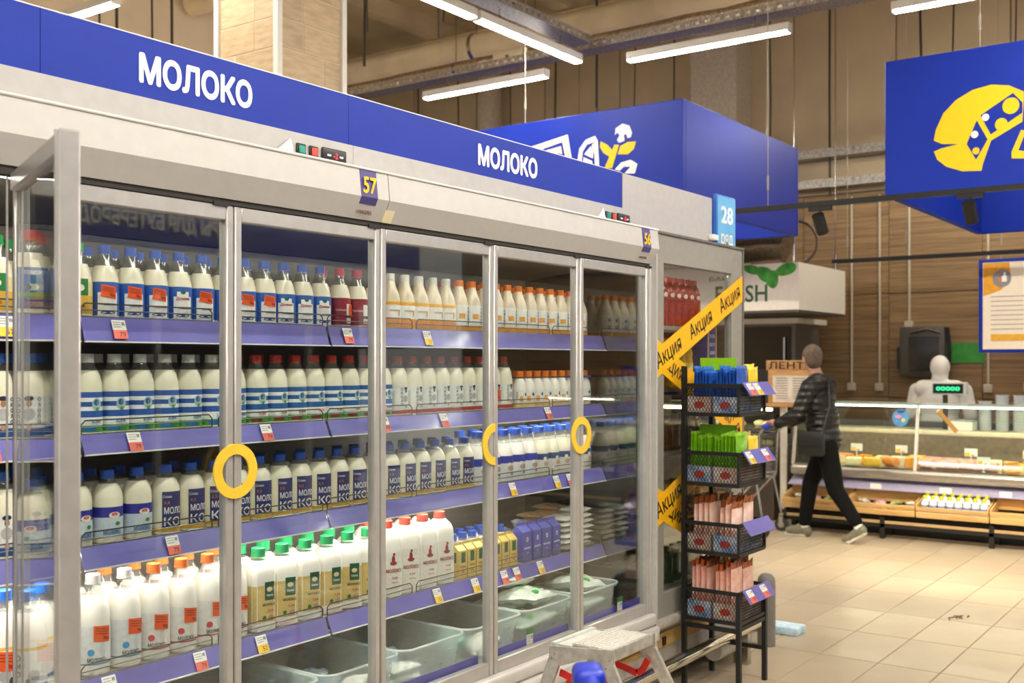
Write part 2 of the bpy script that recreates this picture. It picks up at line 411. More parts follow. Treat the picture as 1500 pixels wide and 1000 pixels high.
pipe(6.35, 2, 8.9, 5.3, .05, PIPE, 'thin beige pipe highest and nearest under the ceiling')
pipe(10.2, -3, 17, 5.3, .10, PIPE, 'grey beige pipe far under the ceiling by the far wall')
pipe(9.7, -3, 17, 5.2, .04, PIPE, 'thin conduit pipe between two thick ceiling pipes')
mb = MB(PIPE); mb.rbox(8.58, 8.72, 6.05, 6.4, 4.5, 4.66, .01); mb.rbox(8.6, 8.7, 6.5, 6.6, 4.5, 4.6, .008)
T = thing('junction_box', 'beige junction box mounted beside the foil pipe over the lamp', 'junction box', (8.65, 6.2, 4.5)); mb.build('housing', T); mb = MB(STEEL); mb.tube([(8.575, 6.22, 4.58), (8.57, 6.22, 4.58)], .02, 10); mb.build('indicator', T)
WIRE = M('dark_wire', '#3a332b', .6)
wires = [(12.3, 1.6, 3.6), (12.3, 2.3, 3.6), (12.2, 2.9, 3.7), (12.3, 3.3, 3.5), (12.3, 4.3, 3.5), (12.2, 5.0, 3.4), (12.3, 5.7, 3.4), (12.3, 6.3, 3.3), (12.2, 6.8, 3.3), (12.2, 7.4, 3.3), (12.3, 8.1, 3.2), (12.2, 8.8, 3.2), (11.9, 9.5, 3.2), (12.1, 10.4, 3.2),
         (7.2, 5.9, 4.5), (7.0, 6.6, 4.5), (6.6, 5.6, 4.6), (7.8, 7.4, 4.5), (7.5, 6.2, 4.5), (9.9, 6.0, 4.3), (5.6, 8.5, 2.5), (5.9, 8.7, 2.5), (6.2, 8.6, 2.5), (5.0, 8.8, 2.6), (4.4, 8.8, 2.6), (6.5, 8.7, 2.6)]
for k, (x, y, z) in enumerate(wires):
    mb = MB(WIRE); mb.tube([(x, y, z), (x + random.uniform(-.03, .03), y + random.uniform(-.03, .03), (z + 5.98) / 2), (x, y, 5.98)], random.choice([.008, .01, .014]), 5)
    o = mb.build('hanging_wire', loc=(x, y, z))
    where = 'by the far wall' if k < 14 else ('among the ceiling pipes' if k < 20 else 'beside the plaster wall over the milk sign')
    tag(o, 'dark vertical suspension wire %s, %s of its row' % (where, ORD[k if k < 14 else k - 14 if k < 20 else k - 20]), 'wire', 'suspension wires ' + where)
# white duct pipe standing on the far wall, upper
mb = MB(M('duct_white', '#cdbfa6', .5, noise=.08)); mb.tube([(12.2, 9.15, 3.0), (12.2, 9.15, 5.76)], .17, 14)
tag(mb.build('vertical_duct', loc=(12.2, 9.15, 3)), 'pale round vertical duct on the far wall over the food sign', 'duct')
mb = MB(M('pilaster_paint', '#cfc2ab', .6, noise=.08)); mb.box(12.05, 12.48, 5.35, 5.95, 0, 5.95)
struct(mb.build('trim_1', loc=(12.05, 5.35, 0)))
# wall cable ladders near the deli
for z, lab in ((3.95, 'upper'), (3.6, 'lower')):
    mb = MB(TRAY); mb.box(12.25, 12.45, 1.0, 5.0, z, z + .01); mb.box(12.24, 12.26, 1.0, 5.0, z, z + .1); mb.box(12.44, 12.46, 1.0, 5.0, z, z + .1)
    mb.tube([(12.35, 1 + i * .4, z + .03 + .012 * math.sin(i * 2.1)) for i in range(11)], .02, 6)
    tag(mb.build('wall_cable_tray', loc=(12.3, 1, z)), '%s of two grey cable trays fixed on the far wall between blue signs' % lab, 'cable tray')
# ================================================================ REFRIGERATORS
FY = 2.447                      # plane of the glass doors
XA, XB, XC = .765, 2.640, 4.515
INT = M('fridge_interior', '#8f8d8a', .35, noise=.08, scale=5, metal=.3)
INTD = M('fridge_back_panel', '#77736c', .4, noise=.1, scale=5, stretch=(1, 1, 8))
CANL = M('canopy_grey', '#b6b4b0', .38, noise=.02)
DARKG = M('dark_gap', '#241f1b', .7)
WIRM = M('guard_wire', '#6d6a66', .3, metal=.9)
LED = emit_mat('fridge_led', '#fff6e6', 18)
SHELF = [(1.700, 1.637), (1.375, 1.326), (1.065, 1.011), (.700, .648)]   # surface, lower edge of the price rail
RY = 2.69
def unit(x0, x1, label):
    T = thing('glass_door_refrigerator', label, 'refrigerator', (x0, FY, 0))
    b = MB(INTD); b.box(x0, x1, 3.14, 3.2, .2, 2.2); b.build('back_panel', T)
    b = MB(GREYP); b.box(x0, x1, 2.40, 3.2, 2.198, 2.205); b.box(x0, x1, 2.60, 3.14, 2.05, 2.09); b.build('roof', T)
    b = MB(INT); b.add([(x0, 2.60, 2.05), (x1, 2.60, 2.05), (x1, 3.12, 1.99), (x0, 3.12, 1.99), (x0, 2.60, 2.06), (x1, 2.60, 2.06), (x1, 3.12, 2.0), (x0, 3.12, 2.0)], MB.BF); b.build('air_duct', T)
    # canopy
    b = MB(CANL)
    prof = [(2.60, 2.205), (2.40, 2.198), (2.39, 2.108), (2.425, 2.04), (2.60, 2.04)]
    b.prism(prof, lambda u, v, w_: (w_, u, v), x0 + .002, x1 - .002); b.build('canopy', T, smooth=20)
    b = MB(WHITE); b.tube([(x0, 2.398, 2.199), (x1, 2.398, 2.199)], .004, 6); b.build('edge_trim', T)
    b = MB(DARKG); b.box(x0, x1, 2.43, 2.5, 2.024, 2.041)  # dark strip colours in the shaded gap between canopy and doors
    for i in range(3):
        xx = x0 + .625 * (i + 1) - .03; b.box(xx - .03, xx + .02, 2.425, 2.46, 2.018, 2.03)
    b.build('gap_shade_strip', T)
    b = MB(GREYP)      # slanted control fascia up to the sign
    b.box(x0 + .001, x1 - .001, 2.556, 2.577, 2.206, 2.309)
    b.build('fascia', T, smooth=0)
    # plinth and sill
    b = MB(M('sill_white', '#bdbab5', .3, noise=.03)); b.rbox(x0 + .001, x1 - .001, 2.40, 2.60, .345, .400, .012, 3); b.rbox(x0 + .001, x1 - .001, 2.385, 2.5, .27, .343, .012, 3); b.build('sill', T)
    b = MB(M('kick_plate', '#b5b1aa', .35, metal=.4, noise=.1)); b.box(x0, x1, 2.43, 2.47, .06, .28); b.build('kick_plate', T)
    b = MB(M('deck_panel', '#7d766c', .4, noise=.08)); b.box(x0, x1, 2.46, 3.14, .395, .415); b.box(x0, x1, 2.5, 3.14, .1, .13); b.build('deck', T)
    b = MB(M('kick_strip', '#b08a4c', .5, noise=.1)); b.box(x0 + .3, x1, 2.425, 2.431, .215, .26); b.build('kick_strip', T)
    # lower violet strip in front of the deck
    for i in range(3):
        b = MB(M('deck_strip', '#3a3aa8', .3, noise=.06, coat=.3)); a = x0 + .625 * i + .05; b.box(a, a + .535, 2.474, 2.478, .408, .474); b.build('deck_strip', T)
    return T
U57 = unit(XA, XB, 'grey refrigerator of milk numbered 57 with one door standing open')
U56 = unit(XB, XC, 'grey refrigerator of milk numbered 56 beside the taped glass cabinet')
b = MB(MIRR); b.box(XC - .03, XC - .015, 2.5, 3.14, .41, 2.04); b.build('end_wall', U56, label='polished metal end wall mirroring the shelves')
b = MB(GREYP); b.box(XC - .014, XC, 2.40, 3.2, .2, 2.198); b.rbox(XC - .03, XC + .004, 2.425, 2.475, .33, 2.04, .006); b.build('end_panel', U56)
b = MB(INT); b.box(XA, XA + .02, 2.5, 3.14, .2, 2.04); b.build('side_wall', U57)

# shelves with rails, wire guards and price tags
tags = {0: [(1.49, TAGY), (1.82, TAGR), (2.73, TAGR), (3.16, TAGY)],
        1: [(1.45, TAGR), (1.87, TAGR), (2.36, TAGR), (2.92, TAGR), (3.26, TAGR), (3.99, TAGR)],
        2: [(2.0, TAGR), (3.72, TAGY), (4.06, TAGY), (4.17, TAGR)],
        3: [(1.79, TAGR), (2.1, TAGR), (2.34, TAGY), (3.22, TAGY), (3.46, TAGY), (3.66, TAGR), (3.75, TAGR), (3.93, TAGY)]}
tme_ = {}
for c in (TAGR, TAGY):
    b = MB(PAPER); b.box(-.022, .022, -.0008, 0, 0, .030); b.use(c); b.box(-.022, .022, -.0009, 0, -.026, .0)
    b.use(PRINTG)
    for k in range(3): b.box(-.018, .006, -.0014, -.0008, .008 + k * .007, .010 + k * .007)
    b.box(.009, .018, -.0014, -.0008, .014, .024); b.use(PRINTK); b.text('79' if c is TAGR else '52', .02, lambda x, y: (x + .006, -.0016, y - .013), .0)
    tme_[c.name] = b.mesh('price_tag', 0)
SHM = M('shelf_metal', '#a9a6a0', .4, noise=.05, metal=.2)
for u, x0 in ((U57, XA), (U56, XB)):
    for k, (zs, zr) in enumerate(SHELF):
        for h in range(2):
            a = x0 + .9375 * h + .006; e = a + .9255
            if e > XC - .04: e = XC - .035
            b = MB(SHM); b.box(a, e, RY - .004, 3.12, zs - .014, zs); b.box(a, e, RY - .006, RY, zs - .03, zs + .002)
            sh = b.build('shelf', u)
            # tilted price rail
            top = zs + .004; d = .018
            b = MB(RAILM); b.add([(a, RY - .012 - d, zr), (e, RY - .012 - d, zr), (e, RY - .006, top), (a, RY - .006, top), (a, RY - .008 - d, zr), (e, RY - .008 - d, zr), (e, RY - .002, top), (a, RY - .002, top)],
                                 [(0, 1, 2, 3), (7, 6, 5, 4), (0, 4, 5, 1), (1, 5, 6, 2), (2, 6, 7, 3), (3, 7, 4, 0)])
            b.use(WHITE); b.box(a, e, RY - .016 - d, RY - .008 - d, zr - .003, zr + .001)
            b.build('price_rail', sh, smooth=0)
            b = MB(WIRM); gy = RY + .004
            for s in range(2):
                p0 = a + .01 + s * .47; p1 = p0 + .445
                if p1 > e: p1 = e - .005
                r_ = .012; loop = [(p0, gy, zs + .004), (p0, gy, zs + .043 - r_), (p0 + r_, gy, zs + .043), (p1 - r_, gy, zs + .043), (p1, gy, zs + .043 - r_), (p1, gy, zs + .004)]
                b.tube(loop, .0022, 5); b.tube([(p0, gy, zs + .024), (p1, gy, zs + .024)], .0018, 5); b.tube([(p0, gy, zs + .006), (p1, gy, zs + .006)], .0022, 5)
            b.build('wire_guard', sh)
            tilt = math.atan2(d + .006, top - zr)
            for tx, c in tags[k]:
                if a + .02 < tx < e - .02:
                    o = put('price_tag', tme_[c.name], sh, (tx - ORG[u.name].x, RY - .012 - d / 2 - .004 - ORG[u.name].y, (zr + top) / 2 - .001)); o.rotation_euler = (-tilt, 0, 0)
    b = MB(LED)
    if u is U57: b.box(x0 + .02, x0 + 1.85, 2.72, 2.735, SHELF[2][0] - .026, SHELF[2][0] - .0145)
    else:
        b.box(x0 + .02, x0 + 1.25, 2.72, 2.735, SHELF[2][0] - .026, SHELF[2][0] - .0145); b.box(x0 + .85, x0 + 1.8, 2.72, 2.735, SHELF[1][0] - .026, SHELF[1][0] - .0145)
    b.build('light_strip', u)
    b = MB(emit_mat('top_led', '#fff6e6', 9)); b.box(x0 + .05, x0 + 1.8, 2.52, 2.535, 2.028, 2.038); b.build('top_light_strip', u)
# tags on the lower strip
for tx in (3.56, 4.28):
    o = put('price_tag', tme_[TAGY.name], U56, (tx - XB, 2.470 - FY, .45)); o.scale = (1, 1, 1.3)
    b = MB(M('tag_green', '#1f7a3a', .5)); b.box(tx - .025, tx + .025, 2.4685, 2.4695, .488, .51); b.build('tag_header', U56)
# doors
FRM = M('door_frame', '#b4b2ae', .3, metal=.35, noise=.04)
GASK = M('door_gasket', '#55534f', .6)
def ring(b, cx, cz, y, half):
    """half ring handle plate: half=-1 left half, +1 right half"""
    n = 16; ro, ri = .078, .048; o = []; i_ = []
    for k in range(n + 1):
        a = -math.pi / 2 + math.pi * k / n
        o.append((cx + half * ro * math.cos(a), cz + ro * math.sin(a))); i_.append((cx + half * ri * math.cos(a), cz + ri * math.sin(a)))
    vs = []
    for yy in (y, y - .006):
        vs += [(p[0], yy, p[1]) for p in o] + [(p[0], yy, p[1]) for p in i_]
    m = n + 1; fs = []
    for k in range(n):
        fs += [(k, k + 1, m + k + 1, m + k), (2 * m + k, 3 * m + k, 3 * m + k + 1, 2 * m + k + 1), (k, 2 * m + k, 2 * m + k + 1, k + 1), (m + k, m + k + 1, 3 * m + k + 1, 3 * m + k)]
    b.add(vs, fs)
HZ0 = M('handle_yellow', '#e8c23a', .4, noise=.05)
def door(u, x0, x1, side, z0=.40, z1=2.022, ang=0, handle=True, hs=.018):
    """local coordinates about the hinge; side = hinge side (-1 left, 1 right)"""
    hx = x0 if side < 0 else x1; wd = x1 - x0; f = .026
    def lx(x): return x - hx
    b = MB(FRM); a, e = lx(x0) + .002, lx(x1) - .002
    b.rbox(a, a + f, -.018, .018, z0, z1, .004, 1); b.rbox(e - f, e, -hs, hs, z0, z1, .004, 1)
    b.rbox(a + f, e - f, -.016, .016, z1 - .042, z1, .003, 1); b.rbox(a + f, e - f, -.016, .016, z0, z0 + .05, .003, 1)
    b.use(GASK) if handle else None; b.box(a + .003, a + .012, .018, .022, z0, z1); b.box(e - .012, e - .003, .018, .022, z0, z1)
    o = b.build('door', u, world=False); o.location = (hx - ORG[u.name].x, 0, 0); o.rotation_euler = (0, 0, ang)
    g_ = MB(GLASS); g_.box(a + f, e - f, -.003, .003, z0 + .05, z1 - .042); g_.build('pane', o, world=False)
    if handle:
        h = MB(HZ0); cx = e - .012 if side < 0 else a + .012
        ring(h, lx(x1) if side < 0 else lx(x0), 1.27, -.019, -1 if side < 0 else 1); h.build('handle', o, world=False)
    return o
D = [XA + .022, 1.39, 2.03, 2.64, 3.265, 3.878, XC - .03]
od = door(U57, D[0], D[1], 1, ang=R(69), handle=False, hs=.006)
# the open door's wide leading edge
b = MB(FRM); b.rbox(-(D[1] - D[0]), -(D[1] - D[0]) + .028, -.024, .0175, .40, 2.024, .004, 1); b.build('leading_edge', od, world=False)
door(U57, D[1], D[2], -1); door(U57, D[2], D[3], 1)
door(U56, D[3], D[4], -1); door(U56, D[4], D[5], -1); door(U56, D[5], D[6], 1)
# number plates, maker's plates, stickers and controls
def canopy_pt(x, s):
    """s 0 at crease .. 1 at top edge of the canopy's upper face; negative: lower face"""
    if s >= 0: return (x, 2.39 + .01 * s - .0012, 2.108 + .09 * s)
    return (x, 2.39 - .035 * s - .0010, 2.108 + .068 * s - .0005)
PLATE = M('number_plate_violet', '#4a4080', .5, noise=.06)
MAG = M('maker_print', '#7d4a48', .5)
for u, x, num in ((U57, 2.545, '57'), (U56, 4.395, '56')):
    b = MB(PLATE); b.add([canopy_pt(x - .038, -.35), canopy_pt(x + .038, -.35), canopy_pt(x + .038, .97), canopy_pt(x - .038, .97)], [(0, 1, 2, 3)])
    b.v = []; b.f = []; b.mi = []
    for s0, s1 in ((-.32, 0), (0, .97)):
        q = [canopy_pt(x - .038, s0), canopy_pt(x + .038, s0), canopy_pt(x + .038, s1), canopy_pt(x - .038, s1)]
        q2 = [(p[0], p[1] + .003, p[2]) for p in q]; b.add(q + q2, [(0, 1, 2, 3), (4, 7, 6, 5), (0, 4, 5, 1), (1, 5, 6, 2), (2, 6, 7, 3), (3, 7, 4, 0)])
    pl = b.build('number_plate', u, smooth=0)
    b = MB(YEL); b.text(num, .072, lambda tx, ty: (x + tx, canopy_pt(x, .42)[1] - .004, canopy_pt(x, .42)[2] + ty), .026, squeeze=.85); b.build('number', pl, smooth=0)
    b = MB(MAG); b.text('MAGMA', .02, lambda tx, ty: tuple(np.array(canopy_pt(x - .0 + tx, -.66 + ty / .085)) + np.array((0, -.001, -.001))), .01, width=.062)
    b.text('≡', .02, lambda tx, ty: tuple(np.array(canopy_pt(x - .038 + tx, -.66 + ty / .085)) + np.array((0, -.001, -.001)))); b.build('maker_plate', u, smooth=0)
b = MB(M('sticker_cream', '#e6d9b4', .6)); q = [canopy_pt(2.635, -.98), canopy_pt(2.68, -.98), canopy_pt(2.68, -.42), canopy_pt(2.635, -.42)]
b.add([(p[0], p[1] - .001, p[2] - .001) for p in q] + [(p[0], p[1] + .002, p[2]) for p in q], MB.BF); b.build('sticker', U56, smooth=0)
def fas(x, s): return (x, 2.552, 2.257)
rotf = Matrix.Identity(3)
GRN = M('switch_green', '#13836f', .3, emit=.15); RED = M('switch_red', '#c43a2e', .3, emit=.25)
for u, x in ((U57, 2.40), (U56, 4.31)):
    for dx, m, nm in ((0, GRN, 'green_switch'), (.055, RED, 'red_switch')):
        b = MB(BLACKP); b.rbox(x + dx - .019, x + dx + .019, -.004, .004, -.019, .019, .002, 1); b.use(m); b.rbox(x + dx - .013, x + dx + .013, -.009, -.003, -.013, .013, .003, 1)
        b.v = [tuple(Vector(fas(0, .30)) + rotf @ Vector((0, v[1], v[2])) + Vector((v[0], 0, 0))) for v in b.v]; b.build(nm, u)
    b = MB(BLACKP); b.rbox(x + .09, x + .20, -.008, .006, -.024, .024, .0065, 3); b.use(M('display_red', '#d8273a', .3, emit=1.2)); b.text('-2', .026, lambda tx, ty: (x + .145 + tx, -.0095, ty), .01)
    b.use(PRINTW); b.box(x + .108, x + .125, -.0095, -.008, -.004, .002); b.box(x + .165, x + .18, -.0095, -.008, -.004, .002)
    b.v = [tuple(Vector(fas(0, .32)) + rotf @ Vector((0, v[1], v[2])) + Vector((v[0], 0, 0))) for v in b.v]; b.build('thermostat', u)
    b = MB(GREYP); b.add([(x - .16, 2.52, 2.206), (x - .05, 2.52, 2.206), (x - .05, 2.555, 2.206), (x - .16, 2.555, 2.206), (x - .05, 2.545, 2.285)], [(0, 3, 2, 1), (0, 1, 4), (1, 2, 4), (2, 3, 4), (3, 0, 4)]); b.build('deflector', u, smooth=0)

# ---- blue header boards with lettering
def board(x0, x1, label, txt=None, tx=0, th=.05, twd=.3, z0=2.309, z1=2.482):
    T = thing('header_board', label, 'sign', (x0, 2.578, z0))
    b = MB(BLUE); b.box(x0 + .001, x1 - .001, 2.578, 2.59, z0, z1); b.use(WHITE); b.box(x0 + .001, x1 - .001, 2.5775, 2.5905, z1, z1 + .003); b.build('board', T, smooth=0)
    if txt:
        b = MB(PRINTW); b.text(txt, th, lambda a, c: (tx + a, 2.5768, (z0 + z1) / 2 + c), .042, width=twd); b.build('lettering', T, smooth=0)
board(-.6, 1.53, 'plain blue header board at the near end of the milk row')
board(1.53, 2.64, 'blue header board with large white word for milk above unit 57', 'МОЛОКО', 2.021, .104, .395)
board(2.64, 4.49, 'blue header board with smaller white word for milk above unit 56', 'МОЛОКО', 3.565, .104, .405)
# grey upper panel that carries on past the boards
b = MB(GREYP); b.box(4.492, 5.477, 2.576, 2.60, 2.2, 2.482); tag(b.build('upper_panel', loc=(4.49, 2.576, 2.2)), 'bare light grey upper panel between the milk header and row sign', 'panel')
b = MB(GREYP); b.box(-.6, 4.49, 2.592, 2.62, 2.2055, 2.48); tag(b.build('header_support', loc=(1, 2.592, 2.205)), 'grey support panel behind the blue milk header boards', 'panel')
# row sign
T = thing('row_sign', 'light blue row sign reading 28 fixed to grey panel end', 'sign', (5.5, 2.56, 2.1))
b = MB(M('row_sign_edge', '#1d62b5', .35)); b.rbox(5.485, 5.735, 2.55, 2.575, 2.13, 2.51, .008); b.build('frame', T)
b = MB(M('row_sign_face', '#6aaede', .4, noise=.04)); b.box(5.495, 5.725, 2.548, 2.5495, 2.14, 2.50); b.build('face', T)
b = MB(PRINTW); b.text('28', .13, lambda a, c: (5.61 + a, 2.5465, 2.40 + c), .02, width=.15); b.build('number', T, smooth=0)
b = MB(PRINTW); b.text('ряд', .10, lambda a, c: (5.61 + a, 2.5465, 2.255 + c), .015, width=.15); b.build('word', T, smooth=0)
b = MB(WHITE); b.rbox(5.43, 5.50, 2.545, 2.575, 2.25, 2.28, .004); b.build('clip', T)

# ---- the row of refrigerators across the aisle, met in the glass reflections
T = thing('facing_refrigerator', 'dark glass fronted refrigerator row across the aisle with cheese header', 'refrigerator', (2, -.9, 0))
b = MB(M('facing_body', '#6d6a66', .5)); b.box(-1, 6.8, -1.7, -1.62, 0, 2.2); b.box(-1, 6.8, -1.7, -.9, 0, .4); b.box(-1, 6.8, -1.7, -.86, 2.05, 2.2); b.build('body', T)
for k in range(4): b = MB(M('facing_shelf', '#5d5a7a', .5)); b.box(-1, 6.8, -1.6, -1.1, .7 + k * .33, .73 + k * .33); b.build('shelf', T)
for k in range(12): b = MB(FRM); b.box(-1 + k * .65, -.96 + k * .65, -.92, -.88, .4, 2.05); b.build('door_post', T)
b = MB(BLUE); b.box(-1, 6.8, -.95, -.93, 2.30, 2.62); b.build('header_board', T)
b = MB(PRINTW); b.text('СЫРЫ ДЛЯ БУТЕРБРОДОВ', .135, lambda a, c: (4.22 - a, -.926, 2.46 + c), .03, width=1.34); b.build('lettering', T, smooth=0)
# ================================================================ BOTTLES
MILK = M('milk_cream', '#efead2', .3, noise=.03, coat=.5)
MILKW = M('milk_white', '#f3f0e8', .3, noise=.02, coat=.5)
def cap_m(h): return M('cap_' + h, h, .35, noise=.05)
def lab_m(h): return M('label_' + h, h, .42, noise=.05, scale=80, coat=.25)
CB, CW, CR, CO, CG = '#2b55b5', '#dcdcd8', '#c23a2a', '#e87a26', '#23974f'
# shape: (radius, total height, profile fractions of (r, h) up to the milk level, squareness)
SHAPES = {
    'cone': (.040, .212, [(.9, 0), (1, .02), (1, .46), (.97, .54), (.84, .64), (.68, .72)], [(.68, .72), (.52, .80), (.43, .87), (.40, .92)], .44, 0),
    'bullet': (.041, .228, [(.9, 0), (1, .02), (1, .55), (.96, .64), (.84, .73), (.68, .795)], [(.68, .795), (.52, .85), (.42, .90), (.42, .925)], .46, 0),
    'jug': (.043, .207, [(.9, 0), (1, .02), (1, .60), (.95, .68), (.80, .76), (.62, .815)], [(.62, .815), (.48, .85), (.42, .89), (.42, .92)], .45, 0),
    'dome': (.047, .28, [(.9, 0), (1, .02), (1, .56), (.97, .64), (.86, .73), (.66, .80)], [(.66, .80), (.46, .86), (.40, .90), (.40, .93)], .43, 0),
    'bag': (.046, .27, [(.9, 0), (1, .02), (1, .62), (.99, .70), (.9, .77), (.70, .82), (.55, .85)], [(.55, .85), (.45, .89), (.44, .92)], .50, 5),
    'square': (.048, .285, [(.9, 0), (1, .02), (1, .70), (.97, .76), (.84, .82), (.6, .87), (.44, .90)], [(.44, .90), (.42, .92), (.42, .94)], .47, 5),
    'small': (.032, .165, [(.9, 0), (1, .02), (1, .50), (.96, .60), (.80, .70), (.62, .77), (.55, .80)], [(.55, .80), (.52, .85), (.52, .89)], .56, 0),
    'kefir': (.044, .225, [(.9, 0), (1, .02), (1, .45), (.97, .53), (.80, .66), (.68, .735)], [(.68, .735), (.52, .82), (.48, .87), (.47, .91)], .52, 0),
    'tall': (.036, .25, [(.9, 0), (1, .02), (1, .50), (.92, .60), (.95, .70), (.70, .83), (.45, .88)], [(.45, .88), (.42, .92), (.42, .94)], .46, 0),
}
PETM = {}
_bm = {}
def bottle_meshes(key, shape, cap, milk, bands, patches, texts, tagd):
    """returns part meshes, shared by every bottle of the kind"""
    if key in _bm: return _bm[key]
    r, h, p1, p2, cr, sq = SHAPES[shape]; out = []
    n = 20
    b = MB(milk); b.lathe([(a * r, z * h) for a, z in p1], n, sq=sq); out.append(('body', b.mesh('bottle_body', 35), None))
    b = MB(PET if milk in (MILK, MILKW) else milk); b.lathe([(a * r * 1.002, z * h) for a, z in p2], n, cap=False, sq=0); out.append(('neck', b.mesh('bottle_neck', 50), None))
    b = MB(cap_m(cap)); c0 = p2[-1][1] * h - .006; b.lathe([(cr * r * .98, c0), (cr * r, c0 + .002), (cr * r, h - .002), (cr * r * .9, h)], 18); b.lathe([(cr * r * 1.06, c0 - .002), (cr * r * 1.06, c0 + .003)], 18); out.append(('cap', b.mesh('bottle_cap', 40), None))
    if bands:
        b = MB(); q = r + .0006
        for z0, z1, c in bands: b.use(lab_m(c)); b.lathe([(q, z0 * h), (q, z1 * h)], 24, cap=False, sq=sq)
        for a0, a1, z0, z1, c in patches: b.use(lab_m(c)); b.patch(q + .0006, a0, a1, z0 * h, z1 * h, 8, sq=sq)
        out.append(('label', b.mesh('bottle_label', 60), None))
        if texts:
            b = MB()
            for s, size, z, a, c, wd in texts:
                b.use(lab_m(c)); rr_ = q + .0014
                def fn(x, y, z=z, a=a):
                    t_ = R(a) + x / rr_
                    if sq:
                        k = 1 / (abs(math.cos(t_)) ** sq + abs(math.sin(t_)) ** sq) ** (1 / sq); return (rr_ * k * math.sin(t_), -rr_ * k * math.cos(t_), z * h + y)
                    return (rr_ * math.sin(t_), -rr_ * math.cos(t_), z * h + y)
                if s.startswith('o:'):      # drawn blobs: cow, drop, flower
                    rx, rz_ = [float(v) for v in s[2:].split(',')]
                    b.add([fn(0, 0)] + [fn(rx * math.cos(2 * math.pi * i / 10), rz_ * math.sin(2 * math.pi * i / 10)) for i in range(10)], [(0, 1 + i, 1 + (i + 1) % 10) for i in range(10)])
                elif s.startswith('v:'):    # upright lettering, one letter above the other
                    for i, ch in enumerate(s[2:]): b.text(ch, size, lambda x, y, i=i: fn(x, y - i * size * 1.05), .02)
                else: b.text(s, size, fn, .02, width=wd)
            out.append(('print', b.mesh('label_print', 0), 'label'))
    if tagd:
        z, a, ww, hh = tagd; b = MB(TAGO); q = r + .004
        k = math.degrees(ww / q) / 2; b.patch(q, a - k, a + k, z * h - hh / 2, z * h + hh / 2, 6, skew=-.006, sq=sq); b.use(M('tag_ink', '#9c3312', .6))
        for i in range(3): b.patch(q + .0006, a - k * .8, a + k * .7, z * h + hh * (.3 - i * .16), z * h + hh * (.36 - i * .16), 4, skew=-.006, sq=sq)
        b.patch(q + .0006, a + k * .1, a + k * .8, z * h - hh * .4, z * h - hh * .2, 3, skew=-.004, sq=sq)
        out.append(('promo_tag', b.mesh('promo_tag', 60), None))
    _bm[key] = out; return out
BL, NV = '#2a55b0', '#1d2f7a'
